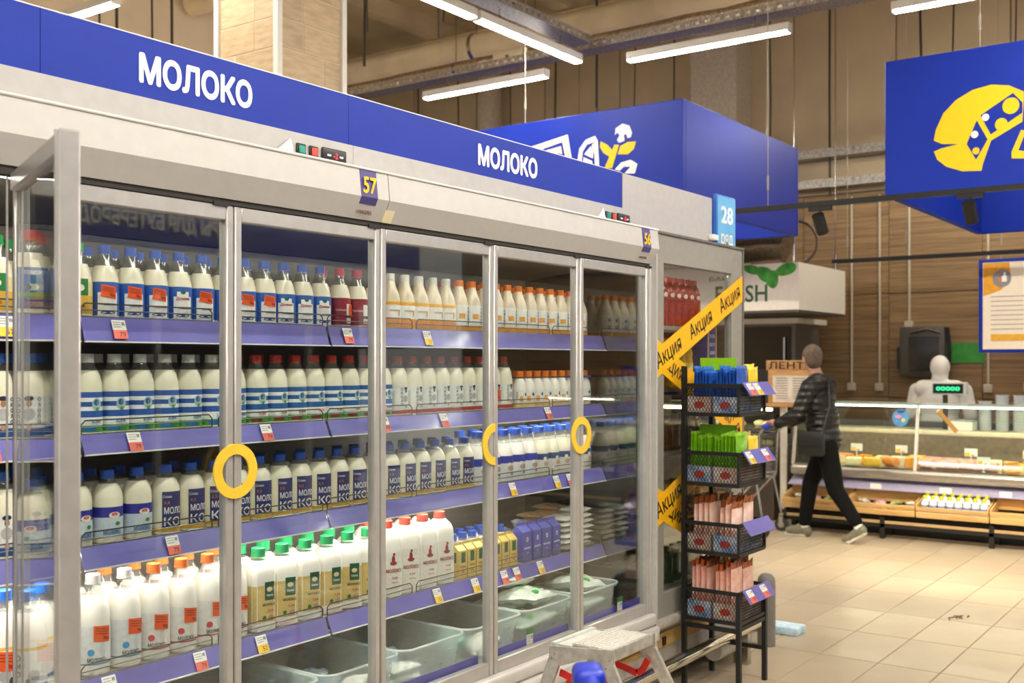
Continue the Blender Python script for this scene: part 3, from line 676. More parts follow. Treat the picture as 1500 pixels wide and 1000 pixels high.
KIND = {
    # name: (desc, shape, cap, milk, bands, patches, texts)
    'house': ('blue-capped milk bottle in blue and white label', 'cone', CB, MILK, [(.05, .50, '#2c62bb'), (.02, .05, '#dfe6ee')], [(-34, 46, .05, .36, '#f2f2ee'), (-20, 32, .36, .43, '#f2f2ee')],
              [('Домик', .012, .33, 6, '#c2363e', .042), ('молоко', .011, .20, 12, '#2f3a52', .036), ('o:.008,.006', 0, .42, 6, '#2f6a4a', 0), ('o:.022,.005', 0, .09, 6, '#274f96', 0)]),
    'eka': ('red-capped milk bottle in bright blue cow label', 'kefir', '#c5342c', MILK, [(.08, .56, '#2361b4')], [(-60, 60, .22, .27, '#5c9a48')],
            [('ЭКОМИЛК', .014, .50, 0, '#eef2f6', .055), ('o:.018,.009', 0, .33, 2, '#e8e8e4', 0), ('o:.007,.008', 0, .33, 14, '#222428', 0), ('МОЛОКО', .012, .14, 0, '#e87aa0', .05)]),
    'farm': ('green-capped milk bottle in a green and yellow label', 'cone', CG, MILK, [(.06, .30, '#e3b64a'), (.30, .48, '#e8d9a0')], [(-28, 30, .30, .52, '#2d7d3c')], [('o:.010,.009', 0, .40, 0, '#e9ead8', 0), ('1 л', .012, .16, 5, '#6a5218', .012)]),
    'crim': ('red-capped milk bottle in a crimson label', 'cone', '#b23446', MILK, [(.05, .50, '#93283a')], [(20, 60, .08, .40, '#f0eee8')], [('Топлёное', .010, .30, -10, '#e9c9b9', .04), ('молоко', .010, .18, 38, '#3a3030', .028)]),
    'ryaz': ('white-capped baked milk bottle in white-orange label', 'cone', CW, M('milk_baked', '#e9dcc0', .3, noise=.03, coat=.5), [(.02, .20, '#eb9a22'), (.20, .44, '#f0efe9'), (.44, .50, '#f0b23a')], [], [('o:.004,.014', 0, .30, 30, '#e7a03c', 0), ('ряженка', .010, .34, 0, '#b0a890', .036)]),
    'oko_o': ('orange-capped bottle in white label, upright letters', 'cone', CO, M('milk_ryazh', '#e8dcc3', .3, noise=.03, coat=.5), [(.04, .13, '#e9a13c'), (.13, .52, '#e9ecea')], [(-30, 10, .26, .36, '#eaa94c')],
              [('v:ОКОЛО', .014, .46, 34, '#23232a', 0), ('o:.006,.009', 0, .40, 52, '#34343c', 0), ('o:.011,.011', 0, .24, 52, '#a8a8a8', 0)]),
    'strw': ('white-capped milk bottle in blue striped label', 'bullet', CW, MILK, [(.04, .12, '#4fa545'), (.12, .22, '#eef1ee'), (.22, .30, '#2a59a8'), (.30, .35, '#eef1f0'), (.35, .41, '#2a59a8'), (.41, .46, '#eef1f0'), (.46, .53, '#2a59a8')], [(-30, 20, .05, .11, '#2a7fc0')],
             [('o:.015,.018', 0, .38, 24, '#9fbcb0', 0), ('o:.008,.009', 0, .40, 22, '#2d4f9a', 0), ('o:.006,.005', 0, .32, 26, '#4a8f4a', 0), ('2,5%', .012, .17, 22, '#3a9fd0', .028)]),
    'strr': ('red-capped milk bottle in blue striped label', 'bullet', CR, MILK, [(.04, .12, '#5aa545'), (.12, .22, '#eef1ee'), (.22, .30, '#2463a2'), (.30, .35, '#eef1f0'), (.35, .41, '#2463a2'), (.41, .46, '#eef1f0'), (.46, .53, '#2463a2')], [(-30, 20, .05, .11, '#8a3a34')],
             [('o:.015,.018', 0, .38, 24, '#9fbcb0', 0), ('o:.008,.009', 0, .40, 22, '#2d4f9a', 0), ('o:.006,.005', 0, .32, 26, '#4a8f4a', 0), ('3,2%', .012, .17, 22, '#dc6a5a', .028)]),
    'oko_r': ('red-capped milk bottle in red-banded cow label', 'bullet', '#b8392b', MILK, [(.04, .10, '#c83a2c'), (.10, .50, '#e6e7e2')], [(-62, -34, .16, .42, '#c9cdc4')],
              [('v:ОКОЛО', .014, .45, 4, '#20202a', 0), ('o:.010,.006', 0, .46, 30, '#2a2a32', 0), ('o:.006,.008', 0, .42, 30, '#50505a', 0), ('o:.013,.013', 0, .29, 30, '#a9abab', 0), ('o:.006,.006', 0, .16, 30, '#d8a58e', 0)]),
    'oko_b': ('blue-capped milk bottle in blue-banded cow label', 'bullet', '#2d62b8', MILK, [(.04, .14, '#2a5a9e'), (.14, .52, '#e9ebe8')], [],
              [('v:ОКОЛО', .014, .47, -30, '#20202a', 0), ('v:ОКОЛО', .014, .47, 40, '#20202a', 0), ('o:.012,.007', 0, .48, 6, '#2a2a32', 0), ('o:.007,.009', 0, .42, 6, '#a87858', 0), ('o:.016,.016', 0, .30, 6, '#b5b7b7', 0), ('o:.007,.008', 0, .15, 6, '#d8a58e', 0)]),
    'oko_s': ('small orange-capped bottle in white cow label', 'small', CO, MILKW, [(.06, .16, '#e8c486'), (.16, .50, '#e8e9e4')], [(-30, 0, .2, .34, '#e8a04c')], [('o:.006,.008', 0, .38, 22, '#34343c', 0), ('v:ОКО', .010, .42, -50, '#24242a', 0)]),
    'oko_v': ('small orange-capped violet-necked bottle in white label', 'small', CO, MILKW, [(.16, .50, '#e4e6e2'), (.06, .16, '#d8cc9c'), (.79, .86, '#3d3f8c')], [], [('o:.006,.008', 0, .38, 22, '#34343c', 0), ('o:.005,.005', 0, .24, 22, '#6aa050', 0)]),
    'pros': ('blue-capped milk bottle in violet-blue flower label', 'jug', CB, MILK, [(.08, .36, '#cfdbe6'), (.36, .50, '#3536a0')], [],
             [('o:.017,.009', 0, .39, 24, '#f0e9e0', 0), ('o:.010,.005', 0, .40, 24, '#d85848', 0), ('МОЛОКО', .015, .16, 16, '#2f8ccc', .05), ('o:.008,.006', 0, .27, 36, '#3f8a48', 0)]),
    'molo': ('blue-capped milk bottle in dark violet square label', 'jug', CB, MILK, [(.045, .10, '#e6b53c')], [(-26, 62, .10, .62, '#37386f')],
             [('МОЛО', .026, .35, 18, '#efeff4', .056), ('КО', .034, .19, 14, '#efeff4', .05), ('Слово', .010, .55, -6, '#e2e2ea', .026), ('3,2', .011, .46, -8, '#d9804c', .016)]),
    'meadow': ('blue-capped bottle with blue band over meadow label', 'kefir', CB, MILKW, [(.06, .36, '#dfe3e6'), (.36, .50, '#2c40a8')], [], [('o:.020,.012', 0, .27, 20, '#b9a090', 0), ('o:.010,.008', 0, .34, 6, '#eef0ee', 0), ('o:.010,.005', 0, .16, 26, '#7a9a70', 0), ('o:.006,.004', 0, .26, 32, '#c85a40', 0)]),
    'navy': ('blue-capped bottle with navy band over pastel label', 'kefir', '#3a62c0', MILK, [(.06, .34, '#dcd9cf'), (.34, .46, '#24407e')], [], [('o:.016,.010', 0, .26, 20, '#c2a284', 0), ('o:.010,.008', 0, .36, 10, '#ecebe6', 0)]),
    'whw': ('white-capped milk bottle in plain white and blue label', 'dome', CW, MILKW, [(.13, .50, '#e3e6e8'), (.115, .13, '#4a9fd0')], [], [('o:.010,.010', 0, .24, -14, '#3a9ad2', 0), ('МОЛОКО', .014, .165, 4, '#4a5058', .05), ('o:.008,.026', 0, .25, 24, '#d0d8de', 0)]),
    'who': ('orange-capped milk bottle in plain white and red label', 'dome', '#ea7a3c', MILKW, [(.13, .50, '#e9e7e4'), (.115, .13, '#c0444a')], [], [('o:.010,.010', 0, .24, -14, '#d84a5a', 0), ('МОЛОКО', .014, .165, 4, '#4a5058', .05), ('o:.008,.026', 0, .25, 24, '#dcd8d4', 0)]),
    'bigo': ('large blue-capped white milk bottle in cow label', 'dome', '#2f74d0', MILKW, [(.10, .14, '#3a6aa8'), (.14, .46, '#eceeea'), (.46, .49, '#ecc84c')], [], [('v:ОКО', .020, .40, 46, '#20202a', 0), ('o:.016,.018', 0, .22, 0, '#b0b0b0', 0), ('o:.007,.014', 0, .16, 18, '#3a3a42', 0), ('o:.008,.007', 0, .20, 70, '#5aa04c', 0)]),
    'gold': ('green-capped milk bottle in straw yellow label', 'bag', '#2aa868', MILKW, [(.12, .56, '#d8bd72')], [(-6, 34, .38, .60, '#1f5a3a')],
             [('o:.010,.008', 0, .51, 14, '#d8c8a0', 0), ('Село', .010, .44, 14, '#e8eee8', .022), ('МОЛОКО', .011, .33, 10, '#4a3c20', .042), ('3,2%', .010, .25, 18, '#c25a3a', .02), ('o:.007,.008', 0, .17, -8, '#2d6a34', 0), ('o:.010,.008', 0, .17, 20, '#a89888', 0)]),
    'cowr': ('red-capped square milk bottle with milkmaid print', 'square', '#dc5a48', MILKW, [(.06, .60, '#ece8dc')], [],
             [('МОЛОКО', .018, .36, 4, '#a8303a', .056), ('o:.014,.008', 0, .455, 4, '#a8303a', 0), ('o:.007,.016', 0, .50, 4, '#9a3038', 0), ('o:.005,.006', 0, .57, 7, '#9a3038', 0), ('3,2%', .010, .26, 10, '#c86a68', .022), ('литр', .008, .20, 10, '#c8908c', .022)]),
    'yog': ('small round blue-capped white drink bottle', 'small', '#2450b8', MILKW, [(.10, .52, '#4a5a9c')], [(-20, 30, .14, .48, '#e8e4e0')], [('йогурт', .008, .34, 8, '#b8384a', .026), ('o:.006,.006', 0, .22, 8, '#d87a8a', 0)]),
    'juice_r': ('red juice bottle with white oval label', 'tall', '#b84038', M('juice_red', '#a8342a', .15, noise=.2, scale=40, coat=.6), [(.56, .58, '#b8443a')], [], [('o:.014,.012', 0, .63, 0, '#f0e4da', 0), ('v:СОК', .006, .64, 0, '#a8342a', 0)]),
    'juice_y': ('yellow juice bottle with orange cap', 'tall', '#e06a2c', M('juice_yellow', '#e0b22c', .15, noise=.2, scale=40, coat=.6), [(.3, .5, '#e8c860')], [], [('o:.010,.010', 0, .40, 0, '#f0e8d0', 0)]),
    'drink': ('clear yellow-capped drink bottle in a wooden crate', 'small', '#d8d83a', MILKW, [(.10, .50, '#7f93c0')], [], []),
}
DEPTHY = RY + .012
SHN = ['top shelf', 'second shelf', 'third shelf', 'fourth shelf']
cnt = {}
def place_bottle(kind, x, y, z, row, shelf, tagd=None, rz=0, label=None, group=None, name='milk_bottle', full=True, labfmt=None, cat='bottle'):
    d = KIND[kind]; key = kind + ('_t' if tagd else '')
    ms = bottle_meshes(key, d[1], d[2], d[3], d[4], d[5], d[6], tagd)
    k = (kind, row, shelf); i = cnt.get(k, 0); cnt[k] = i + 1
    if label is None:
        label = '%s, %s in %s row, %s' % (d[0], ORD[i], row, shelf)
    t = thing(name, label, cat, (x, y, z), rz, group or '%s on the %s' % (d[0].split(' in ')[0] + 's', shelf))
    par = {}
    for pn, me, pp in ms:
        if not full and pn in ('print',): continue
        o = put(pn, me, par.get(pp, t)); par[pn] = o
    return t
def run(shelf, kind, xs, tagged=(), rows=2, jit=.06, rzb=-.38, tagd=(.37, 8, .042, .034), back=None):
    r, h = SHAPES[KIND[kind][1]][:2]; z = SHELF[shelf][0] + .0005; rnd = random.Random(shelf * 31 + len(xs) + len(kind))
    for i, x in enumerate(xs):
        place_bottle(kind, x, DEPTHY + r, z, 'front', SHN[shelf], tagd if i in tagged else None, rzb + rnd.uniform(-jit, jit) * 3)
    bk = back or kind
    for q in range(1, rows):
        for x in xs: place_bottle(bk, x + rnd.uniform(-.001, .001), DEPTHY + r + q * (2 * r + .004), z, 'second' if q == 1 else 'third', SHN[shelf], None, rnd.uniform(-.3, .3), full=False)
def seq(a, n, s): return [round(a + i * s, 4) for i in range(n)]
# --- top shelf
run(0, 'eka', [1.225, 1.32, 1.415])
run(0, 'farm', [1.505, 1.59, 1.675, 1.745][:2] + [1.737])
run(0, 'house', seq(1.822, 11, .0845), tagged=(0, 1, 2, 4, 5, 6, 7))
run(0, 'crim', seq(2.762, 3, .088), tagged=(0, 2), tagd=(.28, 52, .030, .045))
run(0, 'ryaz', seq(3.03, 5, .083))
run(0, 'oko_o', seq(3.447, 12, .0835))
# --- second shelf
run(1, 'oko_b', seq(1.42, 4, .0865))
run(1, 'strw', seq(1.768, 7, .0862), jit=.05)
run(1, 'strr', seq(2.378, 8, .0862), jit=.05)
run(1, 'oko_r', seq(3.071, 9, .085), tagged=(7,), tagd=(.30, 16, .04, .042))
run(1, 'oko_s', seq(3.86, 6, .067)); run(1, 'oko_v', seq(4.262, 3, .067))
# --- third shelf
run(2, 'pros', [1.41]); run(2, 'oko_b', seq(1.52, 2, .092))
run(2, 'pros', seq(1.735, 3, .098))
run(2, 'molo', seq(2.03, 17, .0905), jit=.04)
run(2, 'meadow', seq(3.572, 5, .0915)); run(2, 'navy', seq(4.03, 5, .0915))
# --- fourth shelf
run(3, 'bigo', seq(1.42, 3, .108), tagged=(1, 2), tagd=(.36, 4, .056, .05))
run(3, 'whw', seq(1.79, 2, .102), tagged=(0, 1), tagd=(.42, 22, .05, .044), back='who')
run(3, 'who', seq(1.992, 4, .099), tagged=(0, 1, 2, 3), tagd=(.40, 22, .046, .044))
run(3, 'gold', seq(2.395, 6, .1035), jit=.08)
run(3, 'cowr', seq(3.02, 4, .1035), jit=.03)
# --- yellow-green cartons, drink bottles, violet cartons
def carton_mesh(w_, d_, h, body, roof, deco):
    b = MB(body); b.box(-w_ / 2, w_ / 2, -d_ / 2, d_ / 2, 0, h * .78)
    b.use(roof); b.add([(-w_ / 2, -d_ / 2, h * .78), (w_ / 2, -d_ / 2, h * .78), (w_ / 2, d_ / 2, h * .78), (-w_ / 2, d_ / 2, h * .78), (-w_ / 2, -.002, h * .93), (w_ / 2, -.002, h * .93), (w_ / 2, .002, h * .93), (-w_ / 2, .002, h * .93)],
                       [(0, 1, 5, 4), (2, 3, 7, 6), (1, 2, 6, 5), (3, 0, 4, 7)]); b.box(-w_ / 2, w_ / 2, -.003, .003, h * .93, h)
    me = b.mesh('carton_body', 20); d = MB(); deco(d, w_, d_, h); return me, d.mesh('carton_print', 0)
def deco_g(d, w_, d_, h):
    d.use(lab_m('#1f5a3a'))
    for s in (0, 1):
        if s == 0: d.add([(-w_ * .2, -d_ / 2 - .0006, h * .45), (w_ * .3, -d_ / 2 - .0006, h * .45), (w_ * .3, -d_ / 2 - .0006, h * .74), (-w_ * .2, -d_ / 2 - .0006, h * .74)], [(0, 1, 2, 3)])
        else: d.add([(-w_ / 2 - .0006, d_ * .25, h * .45), (-w_ / 2 - .0006, -d_ * .25, h * .45), (-w_ / 2 - .0006, -d_ * .25, h * .74), (-w_ / 2 - .0006, d_ * .25, h * .74)], [(0, 1, 2, 3)])
    d.use(lab_m('#c2703a')); d.text('СЛИВКИ', .01, lambda x, y: (x, -d_ / 2 - .0008, h * .34 + y), .01, width=w_ * .7); d.text('20%', .012, lambda x, y: (x, -d_ / 2 - .0008, h * .2 + y), .01)
def deco_b(d, w_, d_, h):
    d.use(PRINTW); d.text('0', .03, lambda x, y: (x, -d_ / 2 - .0008, h * .58 + y), .02); d.text('МОЛОКО', .01, lambda x, y: (x, -d_ / 2 - .0008, h * .36 + y), .01, width=w_ * .7); d.text('2,5%', .010, lambda x, y: (x, -d_ / 2 - .0008, h * .22 + y), .01)
cg = carton_mesh(.052, .052, .145, lab_m('#dcc06e'), lab_m('#cdb765'), deco_g)
cb = carton_mesh(.068, .068, .168, lab_m('#4a4fb0'), lab_m('#5a60bc'), deco_b)
z4 = SHELF[3][0] + .0005
for i, x in enumerate(seq(3.44, 7, .059)):
    t = thing('cream_carton', 'small yellow-green carton, %s past the square milk bottles on fourth shelf' % ORD[i], 'carton', (x, DEPTHY + .04, z4), .05 * math.sin(i * 3), 'yellow-green cartons on the fourth shelf')
    o = put('body', cg[0], t); put('print', cg[1], o)
for i, x in enumerate(seq(3.43, 7, .067)):
    for q in range(2): place_bottle('yog', x, DEPTHY + .115 + q * .068, z4, 'front' if q == 0 else 'back', 'behind the fourth-shelf cartons', full=(q == 0), name='drink_bottle')
for i, x in enumerate(seq(3.90, 4, .078)):
    t = thing('milk_carton', 'violet gable-top carton, %s past the small yellow cartons on fourth shelf' % ORD[i], 'carton', (x, DEPTHY + .05, z4), .07 * math.sin(i * 2.3), 'violet gable top cartons')
    o = put('body', cb[0], t); put('print', cb[1], o)
# flat packs heaped at the far end of the fourth shelf
WB = [M('pack_white', '#e9e6df', .3, noise=.05, scale=30, coat=.3), M('pack_cream', '#ead9b0', .3, noise=.25, scale=30, coat=.3, dark='#d89a4a'), M('pack_bluewhite', '#dfe5ee', .3, scale=25, coat=.3, dark='#4a6fb4'), M('pack_greenwhite', '#f2f5f2', .28, scale=14, coat=.4, dark='#c2d4c4', bump=.8, bscale=18)]
rnd = random.Random(5)
k = 0
for cxx, nst in ((4.245, 6), (4.385, 7)):
    for q in range(nst):
        for yy in (DEPTHY + .07, DEPTHY + .22):
            m = WB[(k * 7 + q) % 3]; b = MB(m); b.bag((0, 0, 0), (.125, .14, .026), seed=k)
            o = b.build('dairy_pouch', loc=None); o.location = (cxx + rnd.uniform(-.004, .004), yy + rnd.uniform(-.005, .005), z4 + .016 + q * .0265); o.rotation_euler = (rnd.uniform(-.03, .03), rnd.uniform(-.03, .03), rnd.uniform(-.1, .1))
            tag(o, 'flat dairy pouch, %s up in %s %s stack at the fourth-shelf end' % (ORD[q], 'front' if yy < DEPTHY + .1 else 'back', 'inner' if cxx < 4.3 else 'outer'), 'pouch', 'stacked dairy pouches'); k += 1
cartons = [(4.02, .21, .95, .3), (4.10, .23, .96, -.4), (4.16, .2, .93, .2)]
for i, (x, yy, zz, rz) in enumerate(cartons):
    b = MB(WB[2 if i else 0]); b.bag((0, 0, 0), (.13, .10, .05), seed=40 + i); o = b.build('curd_pack'); o.location = (x - .02, DEPTHY + yy, z4 + .03 + i * .042); o.rotation_euler = (.3, .2, rz)
    tag(o, 'loose white curd pack lying behind violet cartons, %s from the bottom' % ORD[i], 'pack', 'loose curd packs')

# ---- plastic bins on the deck and what lies in them
def bin_mesh():
    b = MB(BINM); wd, dp, h = .345, .42, .15; s = .03; t = .004
    def rr_(w_, d_, z, n=5, rad=.05):
        pts = []
        for sx, sy, a0 in ((1, 1, 0), (-1, 1, 90), (-1, -1, 180), (1, -1, 270)):
            for i in range(n + 1):
                a = R(a0 + 90 * i / n); pts.append((sx * (w_ / 2 - rad) + rad * math.cos(a), sy * (d_ / 2 - rad) + rad * math.sin(a), z))
        return pts
    loops = [rr_(wd - s, dp - s, .0), rr_(wd, dp, h), rr_(wd + .016, dp + .016, h), rr_(wd + .016, dp + .016, h - .012)]
    n = len(loops[0]); vs = [p for l in loops for p in l]; fs = []
    for i in range(len(loops) - 1):
        for j in range(n): fs.append((i * n + j, i * n + (j + 1) % n, (i + 1) * n + (j + 1) % n, (i + 1) * n + j))
    fs.append(tuple(range(n))); b.add(vs, fs); return b.mesh('bin', 50)
bme = bin_mesh()
rb = MB(clear_mat('bin_rim', '#f4fbfa', .1, .4, .2, haze=.7, hazec='#eef6f6')); rpt = []
for sx, sy, a0 in ((1, 1, 0), (-1, 1, 90), (-1, -1, 180), (1, -1, 270)):
    for i in range(6): a = R(a0 + 18 * i); rpt.append((sx * (.345 / 2 - .046) + .055 * math.cos(a), sy * (.42 / 2 - .046) + .055 * math.sin(a), .150))
rb.tube(rpt, .0045, 6, closed=True); rme = rb.mesh('bin_rim')
bx_ = [2.27, 2.65, 3.02, 3.39, 3.77, 4.17]
desc = ['behind the second closed door', 'under the straw yellow bottles', 'under the red-capped square bottles', 'with teal wrapped goods', 'heaped with white and green bags', 'beside the mirrored end wall']
for i, x in enumerate(bx_):
    o = put('plastic_bin', bme, None, (x, 2.72, .4155)); put('rim', rme, o); tag(o, 'frosted clear plastic bin on the bottom deck %s' % desc[i], 'bin', 'plastic bins on the deck')
GRP = M('print_leaf_green', '#3fae4a', .35, noise=.1)
def lay(name, x, y, z, size, mat, lab, cat, rz, tilt, seed, patchm=None):
    b = MB(mat); b.bag((0, 0, 0), size, seed=seed, cr=1.15, n=16); t = b.build(name); t.location = (x, y, z); t.rotation_euler = (tilt[0], tilt[1], rz)
    tag(t, lab, cat)
    if patchm:
        b = MB(patchm); b.ball((size[0] * .18, size[1] * .05, size[2] * .30), (size[0] * .20, size[1] * .16, size[2] * .30), 12, 8); b.ball((size[0] * .02, size[1] * .28, size[2] * .24), (size[0] * .16, size[1] * .08, size[2] * .26), 12, 8); b.ball((-size[0] * .12, -size[1] * .22, size[2] * .30), (size[0] * .14, size[1] * .10, size[2] * .28), 12, 8); b.build('leaf_print', t, world=False)
n = 0
for i, (bxi, nn) in enumerate(((4, 7), (5, 6))):
    for q in range(nn):
        lay('greens_bag', bx_[bxi] + rnd.uniform(-.025, .025), 2.62 + (q % 4) * .06, .472 + (q // 2) * .05 + (.012 if bxi == 4 else 0), (.24, .16, .055), WB[3],
            'white bag with green leaf print in the %s bin, %s from the bottom' % ('heaped' if i == 0 else 'end', ORD[q]), 'bag', rnd.uniform(-.3, .3), (rnd.uniform(-.25, .1), rnd.uniform(-.15, .15)), 60 + n, GRP); n += 1
TEAL = M('wrap_teal', '#a8ddd2', .25, scale=22, dark='#4fa79c', coat=.4)
BLW = M('wrap_blue', '#dfe8f0', .25, scale=22, dark='#6f9cc8', coat=.4)
for bi, mt, nm in ((1, BLW, 'blue-white'), (2, BLW, 'blue'), (3, TEAL, 'teal'), (0, BLW, 'pale blue')):
    for q in range(6):
        lay('wrapped_cheese', bx_[bi] + rnd.uniform(-.09, .09), 2.60 + (q % 3) * .1, .437 + (q // 3) * .036, (.13, .10, .04), mt if q % 3 else WB[0],
            '%s wrapped pack in the bin %s, %s one' % (nm, {0: 'behind the second closed door', 1: 'under yellow bottles', 2: 'under square bottles', 3: 'between the full bins'}[bi], ORD[q]), 'pack', rnd.uniform(-1, 1), (rnd.uniform(-.3, .2), rnd.uniform(-.3, .3)), 90 + n); n += 1
# ================================================================ END-CAP CABINET WITH TAPE
CABG = M('cabinet_grey', '#8d8b82', .45, noise=.04)
ex0, ex1, ey = 4.535, 5.60, 2.45
T = thing('end_display_refrigerator', 'grey end display refrigerator with taped side window and juice inside', 'refrigerator', (ex0, ey, 0))
b = MB(CABG); b.box(ex0, 4.67, ey, ey + .04, .33, 2.198); b.box(5.454, ex1, ey, ey + .04, .33, 2.198); b.box(4.67, 5.454, ey, ey + .04, 2.06, 2.198); b.box(4.67, 5.454, ey, ey + .04, .33, .46); b.build('side_frame', T, smooth=0)
b = MB(M('cabinet_trim', '#6a665e', .4)); b.box(ex0, ex1 + .006, ey - .008, ey + .05, 2.198, 2.21); b.box(ex1 - .008, ex1 + .008, ey - .006, ey + .045, .33, 2.198); b.box(ex0 - .004, ex0 + .008, ey - .004, ey + .045, .2, 2.2); b.build('trim', T, smooth=0)
b = MB(GLASS); b.box(4.672, 5.452, ey + .018, ey + .024, .462, 2.058); b.build('side_pane', T)
b = MB(STEEL); b.box(4.54, 4.56, ey + .05, 4.3, .4, 2.15); b.build('back_panel', T)
b = MB(M('cabinet_white', '#b9b6b0', .35)); b.box(4.54, 5.59, ey + .05, 4.3, 2.12, 2.19); b.box(4.54, 5.59, 4.3, 4.34, .33, 2.19); b.build('roof', T)
b = MB(emit_mat('cab_led', '#fff8ec', 12)); b.box(4.6, 4.64, 2.6, 4.2, 2.105, 2.119); b.build('light_strip', T)
b = MB(M('cabinet_base', '#a39d92', .4, noise=.08)); b.box(4.54, 5.59, ey + .01, 4.3, .06, .34); b.rbox(ex0, 5.6, ey - .03, ey + .04, .30, .345, .012); b.build('base', T)
b = MB(M('kick_strip', '#b08a4c', .5)); b.box(4.56, 5.4, ey + .003, ey + .0099, .20, .27); b.build('base_strip', T)
b = MB(BLACKP); b.box(4.66, 4.69, ey - .004, ey + .003, .21, .25); b.build('latch', T)
for k, (z, xe) in enumerate(((.46, 5.55), (.80, 5.4), (1.13, 5.35), (1.45, 5.3), (1.76, 5.25))):
    b = MB(SHM); b.box(4.56, xe, ey + .06, 4.3, z - .02, z); b.use(RAILM); b.box(xe, xe + .01, ey + .06, 4.3, z - .05, z + .01); b.build('shelf', T)
# tape with the word for sale
TAPE = M('tape_yellow', '#f3b712', .4, noise=.04)
tapes = [((4.545, 1.555), (5.585, 1.985), 'rising arm of the upper chevron', 3), ((4.545, 1.640), (5.585, 1.215), 'falling arm of the upper chevron', 3),
         ((4.545, .84), (5.585, 1.24), 'rising arm of the lower chevron', 3), ((4.545, .93), (5.585, .50), 'falling arm of the lower chevron', 3)]
for i, (p, q, lab, nn) in enumerate(tapes):
    y = ey - .0016 - .005 * (i % 2 == 0); hw = .066
    d = (q[0] - p[0], q[1] - p[1]); L = math.hypot(*d); vx = (d[0] / L, d[1] / L); up = hw / vx[0]
    Tt = thing('promotion_tape', 'yellow tape across the cabinet window, %s' % lab, 'tape', (p[0], y, p[1]))
    b = MB(TAPE); c = [(p[0], p[1] - up), (q[0], q[1] - up), (q[0], q[1] + up), (p[0], p[1] + up)]
    b.prism(c, lambda u, v, w_: (u, y + w_, v), 0, .0008); b.build('tape', Tt, smooth=0)
    b = MB(PRINTK)
    for k in range(nn):
        s = L * ((.16 if i % 2 == 0 else .19) + .34 * k)
        def fn(x, yy, s=s): return (p[0] + vx[0] * (s + x) - vx[1] * (yy), y - .0006, p[1] + vx[1] * (s + x) + vx[0] * (yy))
        b = MB(PRINTK); b.text('Акция', .105, fn, .008, width=.27); b.build('word', Tt, smooth=0)
# juice
for i in range(8):
    for q in range(3): place_bottle('juice_r', 4.70 + i * .074, 2.56 + q * .08, 1.7605, 'x', 'x', label='red juice bottle, %s across in %s row behind the taped window' % (ORD[i], ORD[q]), group='red juice bottles', name='juice_bottle', full=q == 0, rz=-.3)
for i in range(6):
    for q in range(2): place_bottle('juice_y', 4.74 + i * .078, 2.56 + q * .08, 1.4505, 'x', 'x', label='yellow juice bottle, %s across in %s row behind the tape chevron' % (ORD[i], ORD[q]), group='yellow juice bottles', name='juice_bottle', full=q == 0, rz=-.3)
lowc = ['#7a4a30', '#a8742c', '#3f5a38']
for s, z in ((0, 1.1305), (1, .8005), (2, .4605)):
    for i in range(7):
        b = MB(M('jar_' + lowc[s], lowc[s], .25, noise=.2, scale=40, coat=.4)); b.lathe([(.034, 0), (.037, .004), (.037, .13), (.03, .15), (.022, .16)], 14); t = thing('drink_jar', 'dark drink bottle low behind the taped window, %s on the %s' % (ORD[i], ['middle shelf', 'shelf below the middle', 'lowest shelf'][s]), 'bottle', (4.75 + i * .085, 2.57, z), 0, 'dark drink bottles')
        b.build('body', t, world=False); b = MB(cap_m('#3a3a3a')); b.lathe([(.022, .158), (.022, .18), (.02, .183)], 12); b.build('cap', t, world=False)
b = MB(M('pack_navy', '#1f3f9a', .35, noise=.05)); b.rbox(5.33, 5.45, 2.54, 2.62, 1.4505 - .3, 1.81, .006); b.use(lab_m('#d8a888')); b.box(5.335, 5.35, 2.537, 2.54, 1.3, 1.80); b.box(5.43, 5.445, 2.537, 2.54, 1.3, 1.80); b.use(PRINTW)
for k in range(3): b.text(('СОК', 'БЕЗ', 'САХАРА')[k], .025, lambda x, y, k=k: (5.39 + x, 2.5375, 1.72 - k * .045 + y), .01, width=.06)
b.v = [(v[0] + .01, v[1], v[2]) for v in b.v]
tag(b.build('display_card', loc=(5.39, 2.58, 1.15)), 'navy blue upright display card behind the taped window', 'display card')

# ---- bumper rail and bollard
CHR = M('chrome', '#d8d4cc', .12, metal=1, noise=.03)
T = thing('bumper_rail', 'chrome bumper rail at floor level in front of the taped cabinet', 'rail', (3.6, 2.28, 0))
b = MB(CHR); b.tube([(3.3, 2.28, .2), (5.40, 2.28, .2), (5.50, 2.30, .2), (5.56, 2.36, .2)], .030, 14); b.build('rail', T, smooth=60)
b = MB(STEEL); b = None
for x in (3.5, 4.4, 5.3): b = MB(STEEL); b.box(x - .02, x + .02, 2.28, 2.36, .0, .19); b.build('foot', T)
b = MB(M('bollard_grey', '#77746e', .5, noise=.06)); b.lathe([(.05, 0), (.05, .35), (.046, .375), (.03, .395), (.01, .402)], 18, (5.72, 2.36, 0))
tag(b.build('bollard', loc=(5.72, 2.36, 0)), 'short grey round bollard behind the wire rack', 'bollard')
b = MB(M('pad_blue', '#9cc6dc', .5, scale=30, dark='#d8e8f0')); b.rbox(5.98, 6.12, 2.28, 2.62, 0.0005, .05, .012)
tag(b.build('floor_pad', loc=(6.05, 2.4, 0)), 'pale blue pad lying on the floor tiles past the bollard', 'pad')
b = MB(M('corner_guard', '#cfcbc2', .3, noise=.05)); b.tube([(5.05, 2.37, .11), (5.45, 2.37, .11), (5.52, 2.40, .11)], .05, 12); tag(b.build('floor_guard', loc=(5.2, 2.37, .06)), 'white floor guard under the chrome rail beside the rack', 'guard')

